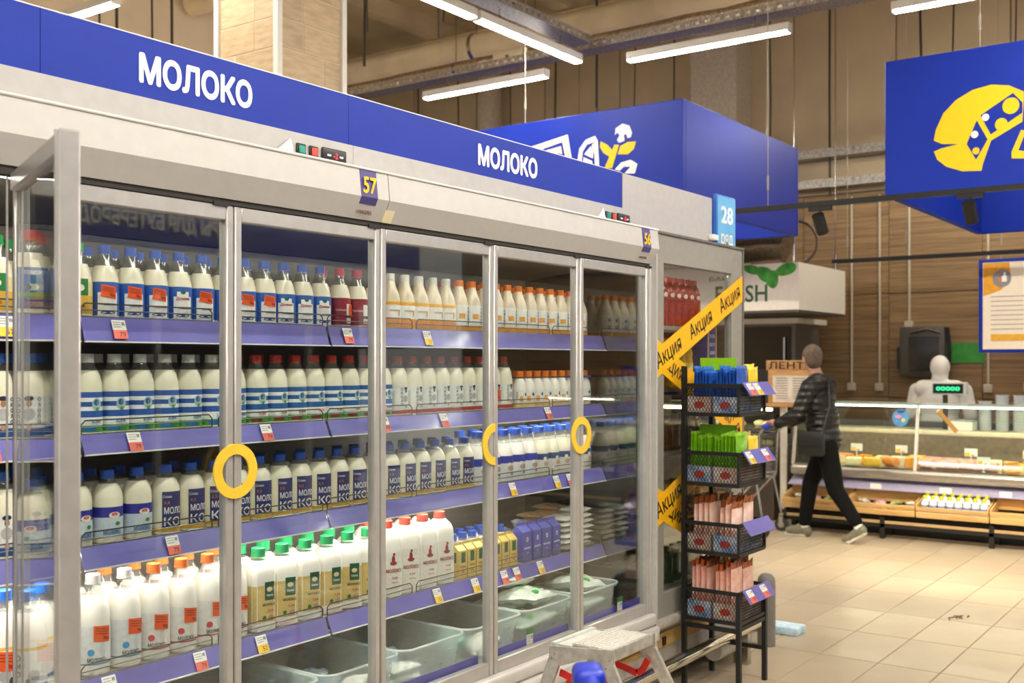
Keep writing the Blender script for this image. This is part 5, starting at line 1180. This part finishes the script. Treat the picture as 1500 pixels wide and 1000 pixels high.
# ================================================================ DELI COUNTER
T = thing('deli_counter', 'long glass deli counter with chrome bumper and lit cheese deck', 'counter', (10.0, 3.9, 0))
yA, yB = -1.9, 3.88
b = MB(M('counter_body', '#57524b', .5, noise=.06)); b.box(10.12, 11.0, yA, yB, .12, .60); b.box(10.9, 11.0, yA, yB, .6, 1.0); b.build('body', T)
b = MB(BLACK); b.box(10.06, 10.98, yA, yB, 0.0, .12); b.build('plinth', T)
b = MB(M('bumper_metal', '#b9b2a6', .25, metal=.7, noise=.05)); b.rbox(9.97, 10.13, yA, yB, .505, .60, .03, 4); b.build('bumper', T)
b = MB(M('counter_rail_lilac', '#a9a5c0', .35)); b.add([(9.93, yA, .42), (9.93, yB, .42), (10.1, yB, .50), (10.1, yA, .50), (9.93, yA, .415), (9.93, yB, .415), (10.1, yB, .495), (10.1, yA, .495)], MB.BF); b.build('ticket_rail', T)
b = MB(STEEL); b.box(10.02, 10.9, yA, yB, .60, .615); b.build('deck', T)
b = MB(GLASS2); b.add([(10.02, yA, .615), (10.02, yB, .615), (10.12, yB, 1.18), (10.12, yA, 1.18), (10.026, yA, .615), (10.026, yB, .615), (10.126, yB, 1.18), (10.126, yA, 1.18)], [(0, 1, 2, 3), (7, 6, 5, 4), (0, 4, 5, 1), (2, 6, 7, 3), (1, 5, 6, 2), (3, 7, 4, 0)]); b.build('front_pane', T)
b = MB(GLASS2); b.prism([(10.02, .615), (10.9, .615), (10.9, 1.0), (10.62, 1.19), (10.12, 1.19)], lambda u, v, w_: (u, w_, v), yB - .008, yB); b.build('end_pane', T)
b = MB(M('glass_edge', '#b8cfc0', .2, noise=.03)); b.box(10.10, 10.62, yA, yB, 1.18, 1.195); b.build('top_shelf', T)
b = MB(M('shelf_cream', '#d8c9ae', .4)); b.rbox(10.45, 10.85, yA, yB - .02, .90, .945, .01); b.build('middle_shelf', T); b = MB(emit_mat('deli_led', '#fff2d8', 11)); b.box(10.62, 10.635, yA, yB - .05, .89, .899); b.build('added_shelf_light', T)  # the strip under the middle shelf is added to brighten the deck, hidden from view
b = MB(M('case_back', '#7a6e5e', .5, noise=.12, scale=20)); b.box(10.86, 10.9, yA, yB, .615, .93); b.build('back_panel', T)
b = MB(emit_mat('deli_led', '#fff2d8', 11)); b.box(10.16, 10.19, yA, yB - .05, 1.168, 1.179); b.build('light_strip', T)
for y in (yB - .02, 2.72, 1.2, -.4):
    b = MB(M('post_white', '#d8d4ca', .35)); b.beam((10.01, y, .6), (10.115, y, 1.19), .025, .025, (0, 1, 0)); b.build('post', T)
b = MB(M('sticker_blue', '#58a8d0', .4, scale=20, dark='#4a80c0')); disc(b, lambda u, v: (10.012 + (v - .615) * .177 - .004, u, v), 2.87, 1.07, .075, .08); b.use(lab_m('#e090b0')); disc(b, lambda u, v: (10.012 + (v - .615) * .177 - .005, u, v), 2.89, 1.08, .03, .015); b.use(NVM := lab_m('#2a4a94')); disc(b, lambda u, v: (10.012 + (v - .615) * .177 - .005, u, v), 2.87, 1.125, .035, .014); b.use(lab_m('#e8d070')); disc(b, lambda u, v: (10.012 + (v - .615) * .177 - .005, u, v), 2.845, 1.05, .018, .018); b.build('round_sticker', T, smooth=0)
# goods on the deck
rnd = random.Random(8)
CH = ['#f0a020', '#f4bc40', '#e9d9a0', '#e58a1c', '#f2e2b4']
def wedge(w_, d_, h, rind): 
    b = MB(); b.use(rind[0]); n = 7; pts = [(0, 0)] + [(d_ * math.cos(R(-22 + 44 * i / n)), w_ * math.sin(R(-22 + 44 * i / n)) * 1.3) for i in range(n + 1)]
    b.prism(pts, lambda u, v, z: (u - d_ / 2, v, z), 0, h); return b
for i in range(30):
    y = 3.68 - (i // 2) * .17; x = 10.22 + (i % 2) * .24 + rnd.uniform(-.02, .02); kind = i % 5; m = M('cheese_' + CH[i % 5], CH[i % 5], .45, noise=.08, scale=20)
    if 12 <= i <= 18: m = M('sausage_pink', '#c98274', .45, scale=40, dark='#e0b0a0'); kind = 3
    if kind in (0, 2): b = wedge(.13, .2, .06 + .03 * rnd.random(), (m,)); nm, ds = 'cheese_wedge', 'cut cheese wedge'
    elif kind in (1, 4): b = MB(m); b.rbox(-.09, .09, -.07, .07, 0, .055 + .03 * rnd.random(), .008); nm, ds = 'cheese_block', 'rectangular cheese block'
    else: b = MB(m); b.tube([(-.10, 0, .04), (-.09, 0, .04), (.09, .0, .04), (.10, 0, .04)], .04, 12, rs=[.02, .04, .04, .02]); nm, ds = ('sausage', 'thick sausage stick') if m.name.startswith('saus') else ('smoked_cheese', 'rolled smoked cheese')
    if y < .9: continue
    o = b.build(nm); o.location = (x, y, .6155); o.rotation_euler = (0, 0, rnd.uniform(-.4, .4) + (1.2 if kind == 3 else 0))
    tag(o, '%s %s on the deli deck, %s along in %s row' % ({'#f0a020': 'deep yellow', '#f4bc40': 'golden', '#e9d9a0': 'pale', '#e58a1c': 'amber', '#f2e2b4': 'cream'}[CH[i % 5]] if not m.name.startswith('saus') else 'pinkish', ds, ORD[i // 2], ['front', 'back'][i % 2]), nm.replace('_', ' '), 'deli goods')
for i, (y, x) in enumerate(((3.35, 10.33), (2.93, 10.33), (2.31, 10.3), (2.16, 10.1), (1.83, 10.33), (1.77, 10.1), (1.4, 10.3), (3.5, 10.1))):
    t = thing('price_sign', 'small white price card on a clip among the cheese, %s along the counter' % ORD[i], 'price card', (x, y, .6155), 0, 'price cards in the deli'); hh = .115 if x > 10.2 else .06
    b = MB(WHITE); b.tube([(x + .001, y, .616), (x + .001, y, .6155 + hh)], .004, 6); b.lathe([(.018, 0), (.018, .004)], 10, (x, y, .6155)); b.build('clip', t)
    b = MB(PAPER); b.box(x - .002, x, y - .055, y + .055, .6155 + hh, .6155 + hh + .07); b.use(TAGY); b.box(x - .003, x - .002, y + .01, y + .05, .62 + hh, .65 + hh); b.use(TAGR); b.box(x - .003, x - .002, y - .03, y + .0, .62 + hh, .63 + hh); b.build('card', t)
# wooden crates on the front ledge
CRW = M('crate_wood', '#e2bd80', .55, noise=.12, scale=6, stretch=(1, .4, 5), dark='#c39a5a', objrand=.08)
T2 = thing('crate_stand', 'black metal stand carrying the wooden crates along the deli', 'stand', (9.8, 3.9, 0))
b = MB(BLACK); b.box(9.78, 9.80, yA, 3.9, .10, .13); b.box(10.03, 10.05, yA, 3.9, .10, .20)
for k in range(6):
    y = 3.86 - k * .61 * 1.5
    b.box(9.78, 9.81, y - .02, y + .02, 0, .19); b.box(10.02, 10.05, y - .02, y + .02, 0, .25); b.beam((9.79, y, .18), (10.04, y, .24), .02, .02)
b.build('frame', T2); b = MB(M('stand_rail', '#b89a6a', .5)); b.box(9.79, 9.805, yA, 3.9, .135, .16); b.build('rail', T2)
crn = ['behind the walking man', 'of yellow-capped bottles', 'that stands empty beside the bottles', 'at the far edge', 'beyond the picture edge', 'nearest the stand']
for k, y1 in enumerate((3.26, 2.65, 2.04, 1.43, .82, 3.87)):
    y0 = y1 - .60; t = thing('wooden_crate', 'pale wooden crate %s under the deli counter' % crn[k], 'crate', (9.9, y0, .2), 0, 'wooden crates under the deli')
    rot = Matrix.Rotation(-math.atan2(.06, .26), 3, 'Y'); o_ = Vector((9.79, 0, .215))
    def slat(u0, u1, a, c, v0, v1):
        b = MB(CRW); b.rbox(u0, u1, a, c, v0, v1, .003, 1); b.v = [tuple(o_ + rot @ Vector((v[0], 0, v[2])) + Vector((0, v[1], 0))) for v in b.v]; b.build('slat', t)
    for i in range(3): slat(.0 + i * .09, .082 + i * .09, y0 + .005, y1 - .005, 0, .01)
    slat(-.012, .0, y0, y1, 0, .055); slat(-.012, .0, y0, y1, .062, .10); slat(.265, .277, y0, y1, .03, .13)
    slat(.0, .265, y0, y0 + .012, .0, .06); slat(.0, .265, y0, y0 + .012, .065, .115); slat(.0, .265, y1 - .012, y1, .0, .06); slat(.0, .265, y1 - .012, y1, .065, .115)
    def inside(u, y, v=.011): return tuple(o_ + rot @ Vector((u, 0, v)) + Vector((0, y, 0)))
    if k == 1:
        for i in range(8):
            for q in range(2):
                p = inside(.06 + q * .1, y0 + .05 + i * .07); place_bottle('drink', p[0], p[1], p[2] + .002, 'x', 'x', label='yellow-capped drink bottle in the crate, %s along in the %s row' % (ORD[i], ['front', 'back'][q]), group='yellow-capped bottles in the crate', name='drink_bottle')
    elif k in (0, 3, 5):
        for i in range(8):
            b = MB(M('crate_pack_%d' % (i % 3), ['#a8b86a', '#e8e4d8', '#d8a0a0'][i % 3], .4, noise=.3, scale=30)); b.bag((0, 0, 0), (.11, .09, .05), seed=i + k); o = b.build('snack_bag'); p = inside(.07 + (i % 2) * .12, y0 + .07 + (i // 2) * .145); o.location = (p[0], p[1], p[2] + .03); o.rotation_euler = (.2, 0, i)
            tag(o, 'small snack bag lying in the crate %s, %s one' % (crn[k], ORD[i]), 'bag', 'snack bags in crates')
for i, y in enumerate((3.05, 2.44, 1.95, 1.7)):
    b = MB(PAPER); b.box(9.94, 9.945, y - .05, y + .05, .425, .47); tag(b.build('crate_ticket', loc=(9.94, y, .425)), 'white ticket clipped over the crates, %s along the lilac rail' % ORD[i], 'ticket', 'tickets over the crates')

# things standing behind and on the counter
for i in range(6):
    x = 10.72; y = 2.28 - i * .15; n = (3, 5, 5, 8, 7, 6)[i]
    t = thing('container_stack', 'stack of clear white lidded tubs on the deli top, %s from the clerk' % ORD[i], 'stack', (x, y, .945), 0, 'stacked clear tubs')
    for k in range(n + 6):
        b = MB(M('tub_white', '#d8dce2', .25, noise=.04, coat=.4)); b.lathe([(.052, .0), (.06, .026), (.063, .027), (.063, .03)], 14, (x, y, .9455 + k * .03)); b.build('tub', t)
T = thing('pole_display', 'white pole display with green digits on the deli top', 'display', (10.66, 2.62, .95))
b = MB(M('pole_dark', '#3a2f26', .5)); b.box(10.65, 10.68, 2.60, 2.64, .9455, 1.34); b.build('pole', T)
b = MB(WHITE); b.rbox(10.62, 10.70, 2.42, 2.74, 1.27, 1.39, .012); b.build('housing', T); b = MB(BLACKP); b.box(10.615, 10.62, 2.45, 2.72, 1.285, 1.375); b.build('screen', T)
b = MB(M('digits_green', '#1fc070', .4, emit=1.5)); b.text('00000', .05, lambda x, y: (10.6135, 2.585 - x, 1.33 + y), .01, width=.21); b.build('digits', T, smooth=0)
T = thing('counter_scale', 'white counter scale standing on the deli shelf', 'scale', (10.62, 2.3, .945))
b = MB(WHITE); b.rbox(10.5, 10.82, 2.34, 2.56, .9455, 1.03, .012); b.build('base', T); b = MB(STEEL); b.rbox(10.5, 10.82, 2.33, 2.57, 1.036, 1.045, .003); b.build('pan', T); b = MB(KW); b.rbox(10.52, 10.8, 2.35, 2.55, 1.03, 1.037, .002); b.build('pan_support', T)
b = MB(M('stick_amber', '#b87a2c', .45)); b.beam((10.16, 2.56, 1.14), (10.25, 2.42, .95), .02, .035); tag(b.build('wooden_divider', loc=(10.2, 2.5, .95)), 'amber wooden divider leaning behind the deli glass', 'divider')
# wall-mounted things
T = thing('insect_trap', 'dark boxy wall unit behind the clerk', 'wall unit', (12.3, 3.25, 1.42))
b = MB(M('unit_grey', '#5a5650', .4, metal=.4, noise=.08)); b.rbox(12.26, 12.478, 3.02, 3.50, 1.42, 1.97, .012); b.build('housing', T); b = MB(M('unit_front', '#2b2a29', .25, noise=.1)); b.rbox(12.24, 12.26, 3.08, 3.40, 1.48, 1.86, .006); b.rbox(12.3, 12.36, 3.50, 3.54, 1.5, 1.75, .004); b.build('front_panel', T)
b = MB(STEEL); b.tube([(12.25, 3.06, 1.9), (12.23, 3.2, 1.94), (12.25, 3.38, 1.9)], .015, 8); b.build('bracket', T); b = MB(BLACKP); b.tube([(12.3, 3.0, 1.95), (12.28, 2.97, 1.7), (12.3, 2.99, 1.45)], .02, 8); b.build('hose', T)
b = MB(M('notice_green', '#3f9a3c', .5, noise=.08, scale=12)); b.box(12.47, 12.479, 2.66, 3.0, 1.57, 1.79); tag(b.build('wall_notice', loc=(12.47, 2.66, 1.57)), 'green notice sheet on the wood wall beside the clerk', 'notice')
T = thing('menu_poster', 'blue framed lit menu poster with thumbs up icon over the deli', 'poster', (10.0, 1.5, 1.66))
b = MB(BLUE2); b.rbox(10.0, 10.03, .9, 2.18, 1.66, 2.47, .004); b.build('frame', T); b = MB(M('poster_face', '#f1e6cf', .5, noise=.02)); b.box(9.995, 10.0, .93, 2.145, 1.69, 2.44); b.build('face', T)
b = MB(M('poster_orange', '#e6a62c', .5)); poly(b, lambda u, v: (9.994, u, v), [(2.14, 2.435), (1.93, 2.435), (1.92, 2.3), (2.0, 2.2), (2.14, 2.15)]); b.use(M('poster_amber', '#e9b13c', .5)); b.box(9.993, 9.995, 1.80, 2.08, 1.76, 1.82); b.box(9.993, 9.995, 1.45, 1.77, 1.76, 1.82)
b.use(M('poster_food', '#b8642c', .5, noise=.2, scale=20)); disc(b, lambda u, v: (9.9935, u, v), 1.62, 1.93, .17, .13, a1=180); b.use(PRINTG)
disc(b, lambda u, v: (9.988, u, v), 1.99, 2.30, .075, .075); b.use(PRINTW); b.box(9.986, 9.987, 1.95, 1.99, 2.27, 2.32); b.box(9.986, 9.987, 1.96, 1.975, 2.32, 2.35); b.use(M('thumb_orange', '#e08a2c', .5)); b.box(9.986, 9.987, 1.995, 2.02, 2.27, 2.31); b.use(PRINTG)
for k in range(8): b.box(9.993, 9.994, 1.82 if k % 3 else 1.4, 2.08, 2.14 - k * .04, 2.146 - k * .04)
b.build('print', T, smooth=0); hang_wires(T, ((10.015, 2.0),), 2.47, 2.50)
COND = M('conduit_white', '#c9bda6', .45)
for i, (y, z) in enumerate(((4.10, 1.30), (3.78, 1.30), (2.62, 1.30), (2.22, 1.32), (3.45, 2.0))):
    t = thing('wall_conduit', 'thin pale conduit %s on the wood wall, %s from the kiosk' % ('ending in a socket' if z < 1.5 else 'above the wall unit', ORD[i]), 'conduit', (12.46, y, z)); b = MB(COND); b.tube([(12.465, y, z), (12.465, y, 3.5)], .014, 8); b.build('tube', t)
    b = MB(COND); b.rbox(12.43, 12.4795, y - .045, y + .045, z - .05, z + .04, .006); b.build('socket', t)
# ================================================================ PEOPLE
def person(name, label, loc, prims, groups, skin, voxel=.009):
    """prims: (tag, p0, r0, p1, r1) tapered limbs or (tag, centre, (rx,ry,rz), rot) masses; grown into one skin"""
    src = MB(skin)
    for p in prims:
        if len(p) == 5:
            a, c = Vector(p[1]), Vector(p[3]); n = 5
            d = (c - a).normalized(); pts = []; rs = []
            for i in range(5): t = R(-90 + 90 * i / 4 + .0); pts.append(a + d * math.sin(t) * p[2]); rs.append(max(.001, p[2] * math.cos(t)))
            for i in range(1, 4): pts.append(a.lerp(c, i / 4)); rs.append(p[2] + (p[4] - p[2]) * i / 4)
            for i in range(5): t = R(90 * i / 4); pts.append(c + d * math.sin(t) * p[4]); rs.append(max(.001, p[4] * math.cos(t)))
            src.tube(pts, .1, 14, rs=rs)
        else: src.ball(p[1], p[2], 18, 12, rot=p[3])
    ob = src.build('tmp'); md = ob.modifiers.new('r', 'REMESH'); md.mode = 'VOXEL'; md.voxel_size = voxel
    dg = bpy.context.evaluated_depsgraph_get(); me = bpy.data.meshes.new_from_object(ob.evaluated_get(dg)); bpy.data.objects.remove(ob)
    bm = bmesh.new(); bm.from_mesh(me); bmesh.ops.smooth_vert(bm, verts=bm.verts, factor=.5, use_axis_x=True, use_axis_y=True, use_axis_z=True); bmesh.ops.smooth_vert(bm, verts=bm.verts, factor=.5, use_axis_x=True, use_axis_y=True, use_axis_z=True)
    bm.to_mesh(me); bm.free()
    nv = len(me.vertices); V = np.empty(nv * 3); me.vertices.foreach_get('co', V); V = V.reshape(-1, 3); Nn = np.empty(nv * 3); me.vertices.foreach_get('normal', Nn); Nn = Nn.reshape(-1, 3)
    best = np.full(nv, 1e9); tg = np.zeros(nv, int); names = []
    for p in prims:
        if p[0] not in names: names.append(p[0])
        if len(p) == 5:
            a = np.array(p[1]); c = np.array(p[3]); ab = c - a; t = np.clip(((V - a) @ ab) / (ab @ ab), 0, 1); d = np.linalg.norm(V - (a + t[:, None] * ab), axis=1) - (p[2] + (p[4] - p[2]) * t)
        else:
            q = V - np.array(p[1])
            if p[3] is not None: q = q @ np.array(p[3])
            k = np.linalg.norm(q / np.array(p[2]), axis=1); d = (k - 1) * min(p[2])
        m = d < best; best[m] = d[m]; tg[m] = names.index(p[0])
    polys = [tuple(f.vertices) for f in me.polygons]
    T = thing(name, label, 'person', loc)
    L0 = Vector(loc)
    me.materials.clear(); me.materials.append(skin)
    me.polygons.foreach_set('use_smooth', [True] * len(me.polygons)); me.transform(Matrix.Translation(-L0)); me.update()
    put('body', me, T)
    V2 = V - np.array(loc)
    for pn, tags_, mat, off in groups:
        ids = {names.index(t) for t in tags_ if t in names}
        fs = [f for f in polys if sum(tg[i] in ids for i in f) * 2 >= len(f)]
        used = sorted({i for f in fs for i in f}); mp = {i: k for k, i in enumerate(used)}
        b = MB(mat); b.add([tuple(V2[i] + Nn[i] * off) for i in used], [[mp[i] for i in f] for f in fs]); b.build(pn, T, world=False, smooth=180)
    return T
SKIN = M('skin', '#c99a80', .5, noise=.06, scale=12)
PUFF = M('jacket_black', '#0a0a0d', .45, noise=.15, scale=8)
nt = PUFF.node_tree; wv = nt.nodes.new('ShaderNodeTexWave'); wv.bands_direction = 'Z'; wv.inputs['Scale'].default_value = 5.0; wv.inputs['Distortion'].default_value = 1.2
tcn = nt.nodes.new('ShaderNodeTexCoord'); nt.links.new(tcn.outputs['Object'], wv.inputs['Vector']); bp = nt.nodes.new('ShaderNodeBump'); bp.inputs['Strength'].default_value = .6; bp.inputs['Distance'].default_value = .02
nt.links.new(wv.outputs[0], bp.inputs['Height']); nt.links.new(bp.outputs[0], nt.nodes['Principled BSDF'].inputs['Normal'])
TROU = M('trousers_black', '#070708', .9, spec=.2, noise=.12, scale=12)
HAIR = M('hair_greybrown', '#6f5f52', .8, noise=.25, scale=80, bump=.5)
SHOE = M('shoe_grey_olive', '#6b6a58', .65, noise=.15, scale=40); SOLE = M('shoe_sole', '#d8d4c8', .6)
SOCK = M('sock_white', '#d9d4cc', .7)
cxm = 9.42
hd = (9.44, 3.47, 1.61); fd = Vector((.62, .72, -.05)).normalized(); hr = Matrix.Rotation(math.atan2(-fd.x, fd.y), 3, 'Z')
def hp(x, y, z): return tuple(Vector(hd) + hr @ Vector((x, y, z)))
pr = [
    ('head', hp(0, 0, .012), (.074, .092, .098), hr), ('head', hp(0, .022, -.05), (.056, .068, .062), hr), ('head', hp(0, .086, -.02), (.012, .022, .020), hr), ('head', hp(.077, -.008, -.01), (.012, .022, .032), hr), ('head', hp(-.077, -.008, -.01), (.012, .022, .032), hr),
    ('head', hp(0, .083, -.062), (.022, .01, .007), hr), ('head', hp(.03, .078, .008), (.014, .01, .008), hr), ('head', hp(-.03, .078, .008), (.014, .01, .008), hr),
    ('hair', hp(0, -.020, .030), (.083, .092, .096), hr), ('hair', hp(0, -.05, -.02), (.066, .058, .07), hr), ('neck', (9.43, 3.405, 1.43), .058, (9.44, 3.455, 1.55), .052),
    ('jacket', (9.42, 3.385, 1.25), (.195, .125, .215), None), ('jacket', (9.42, 3.36, 1.05), (.18, .135, .22), None), ('jacket', (9.42, 3.335, .90), (.178, .138, .15), None), ('jacket', (9.42, 3.40, 1.42), (.10, .075, .06), None),
    ('jacket', (9.26, 3.385, 1.37), .085, (9.58, 3.385, 1.37), .085),
    ('trousers', (9.42, 3.325, .86), (.155, .115, .12), None),
    # near (left) arm reaching to the handle
    ('jacket', (9.225, 3.40, 1.36), .078, (9.195, 3.50, 1.12), .062), ('jacket', (9.195, 3.50, 1.12), .062, (9.255, 3.70, 1.03), .042),
    ('hand', (9.258, 3.715, 1.028), .030, (9.27, 3.765, 1.035), .030),
    ('jacket', (9.615, 3.40, 1.36), .078, (9.64, 3.51, 1.13), .062), ('jacket', (9.64, 3.51, 1.13), .062, (9.585, 3.70, 1.03), .042),
    ('hand', (9.582, 3.715, 1.028), .030, (9.57, 3.765, 1.035), .030),
    # front (right) leg
    ('trousers', (9.49, 3.34, .86), .098, (9.50, 3.50, .49), .068), ('trousers', (9.50, 3.50, .49), .068, (9.50, 3.55, .14), .052), ('sock_a', (9.50, 3.55, .15), .036, (9.50, 3.55, .09), .036),
    ('shoe_a', (9.50, 3.54, .052), .045, (9.50, 3.70, .040), .034), ('shoe_a', (9.50, 3.54, .05), (.04, .05, .05), None), ('shoe_a', (9.50, 3.60, .075), .034, (9.50, 3.66, .055), .026), ('sole_a', (9.50, 3.53, .018), .018, (9.50, 3.72, .018), .018), ('sole_a', (9.48, 3.55, .016), .016, (9.485, 3.72, .016), .016), ('sole_a', (9.52, 3.55, .016), .016, (9.52, 3.72, .016), .016),
    # rear (left) leg pushing off
    ('trousers', (9.35, 3.31, .86), .100, (9.33, 3.21, .46), .070), ('trousers', (9.33, 3.21, .46), .070, (9.33, 3.035, .20), .052), ('sock_b', (9.33, 3.035, .20), .037, (9.33, 3.005, .145), .037),
    ('shoe_b', (9.33, 2.985, .125), .045, (9.33, 3.085, .048), .036), ('sole_b', (9.33, 2.955, .105), .018, (9.33, 3.085, .02), .018), ('sole_b', (9.312, 2.96, .103), .016, (9.312, 3.09, .018), .016), ('sole_b', (9.348, 2.96, .103), .016, (9.348, 3.09, .018), .016), ('sole_b', (9.33, 3.085, .02), .018, (9.33, 3.135, .02), .016), ('shoe_b', (9.33, 3.07, .05), .036, (9.33, 3.13, .038), .026),
]
for sx, x0 in ((1, 9.27), (-1, 9.57)):     # fingers curled over the handle
    for i in range(4):
        xx = x0 + sx * (-.027 + i * .018); ln = (.9, 1, .95, .8)[i]
        pr += [('hand', (xx, 3.768, 1.045), .0092, (xx, 3.805, 1.040), .009), ('hand', (xx, 3.805, 1.040), .009, (xx, 3.828 * 1.0, 1.040 - .022 * ln), .0085), ('hand', (xx, 3.828, 1.040 - .022 * ln), .0085, (xx, 3.815, 1.016 - .03 * ln), .008)]
    pr += [('hand', (x0 + sx * .02, 3.74, 1.022), .012, (x0 + sx * .04, 3.775, 1.005), .010), ('hand', (x0 + sx * .04, 3.775, 1.005), .010, (x0 + sx * .03, 3.80, .985), .009)]
person('person', 'man in black puffer jacket and grey trainers pushing a shopping cart', (9.42, 3.33, 0), pr,
       [('jacket', ['jacket'], PUFF, .006), ('trousers', ['trousers'], TROU, .005), ('hair', ['hair'], HAIR, .004), ('sock', ['sock_a'], SOCK, .004), ('sock', ['sock_b'], SOCK, .004), ('shoe', ['shoe_a'], SHOE, .004), ('shoe', ['shoe_b'], SHOE, .004), ('shoe_sole', ['sole_a'], SOLE, .004), ('shoe_sole', ['sole_b'], SOLE, .004)], SKIN, .007)
# his shoulder bag
T = thing('shoulder_bag', 'black shoulder bag hanging at the hip of the man', 'bag', (9.17, 3.36, .74))
b = MB(M('bag_black', '#0b0b0c', .5, noise=.1)); b.rbox(9.145, 9.215, 3.26, 3.49, .76, .97, .02, 3); b.build('body', T); b = MB(M('bag_flap', '#101012', .45)); b.rbox(9.137, 9.15, 3.265, 3.485, .84, .975, .005, 2); b.build('flap', T)
b = MB(M('bag_strap', '#101012', .5)); b.tube([(9.165, 3.27, .96), (9.19, 3.25, 1.05), (9.24, 3.23, 1.2), (9.36, 3.28, 1.41), (9.46, 3.33, 1.455), (9.55, 3.46, 1.40)], .01, 6); b.build('strap', T)

COAT = M('coverall_white', '#efe9df', .7, noise=.03, scale=10, bump=.3)
wx, wy = 11.42, 2.86
pw_ = [('head', (wx + .03, wy, 1.52), (.095, .078, .11), None), ('head', (wx + .11, wy, 1.50), (.02, .012, .02), None), ('head', (wx + .05, wy, 1.46), (.07, .06, .07), None), ('coverall', (wx + .012, wy, 1.53), (.10, .092, .115), None),
       ('coverall', (wx, wy, 1.37), .075, (wx + .02, wy, 1.47), .075),
       ('coverall', (wx, wy, 1.16), (.13, .20, .22), None), ('coverall', (wx, wy, .95), (.13, .19, .22), None), ('coverall', (wx, wy, .80), (.13, .18, .14), None), ('coverall', (wx, wy - .16, 1.31), .085, (wx, wy + .16, 1.31), .085),
       ('coverall', (wx + .03, wy - .235, 1.29), .07, (wx + .03, wy - .29, 1.05), .06), ('coverall', (wx + .03, wy - .29, 1.05), .06, (wx + .24, wy - .24, .98), .045),
       ('coverall', (wx + .03, wy + .235, 1.29), .07, (wx + .03, wy + .29, 1.05), .06), ('coverall', (wx + .03, wy + .29, 1.05), .06, (wx + .24, wy + .24, .98), .045),
       ('hand', (wx + .25, wy - .235, .98), .03, (wx + .30, wy - .22, .98), .03), ('hand', (wx + .25, wy + .235, .98), .03, (wx + .30, wy + .22, .98), .03),
       ('coverall', (wx, wy - .09, .78), .10, (wx, wy - .10, .42), .075), ('coverall', (wx, wy - .10, .42), .075, (wx, wy - .10, .09), .06), ('coverall', (wx, wy + .09, .78), .10, (wx, wy + .10, .42), .075), ('coverall', (wx, wy + .10, .42), .075, (wx, wy + .10, .09), .06),
       ('shoe_a', (wx - .02, wy - .10, .045), .045, (wx + .16, wy - .10, .035), .035), ('shoe_b', (wx - .02, wy + .10, .045), .045, (wx + .16, wy + .10, .035), .035)]
for s in (-1, 1):
    for i in range(4): pw_.append(('hand', (wx + .31, wy + s * .225 - .027 + i * .018, .985), .009, (wx + .365 - .006 * abs(i - 1), wy + s * .215 - .027 + i * .018, .965), .008))
    pw_.append(('hand', (wx + .27, wy + s * .20, .98), .011, (wx + .315, wy + s * .17, .97), .009))
person('person', 'clerk in white hooded coverall standing behind the deli counter', (wx, wy, 0), pw_, [('coverall', ['coverall'], COAT, .005), ('shoe', ['shoe_a'], WHITE, .004), ('shoe', ['shoe_b'], WHITE, .004)], SKIN, .010)
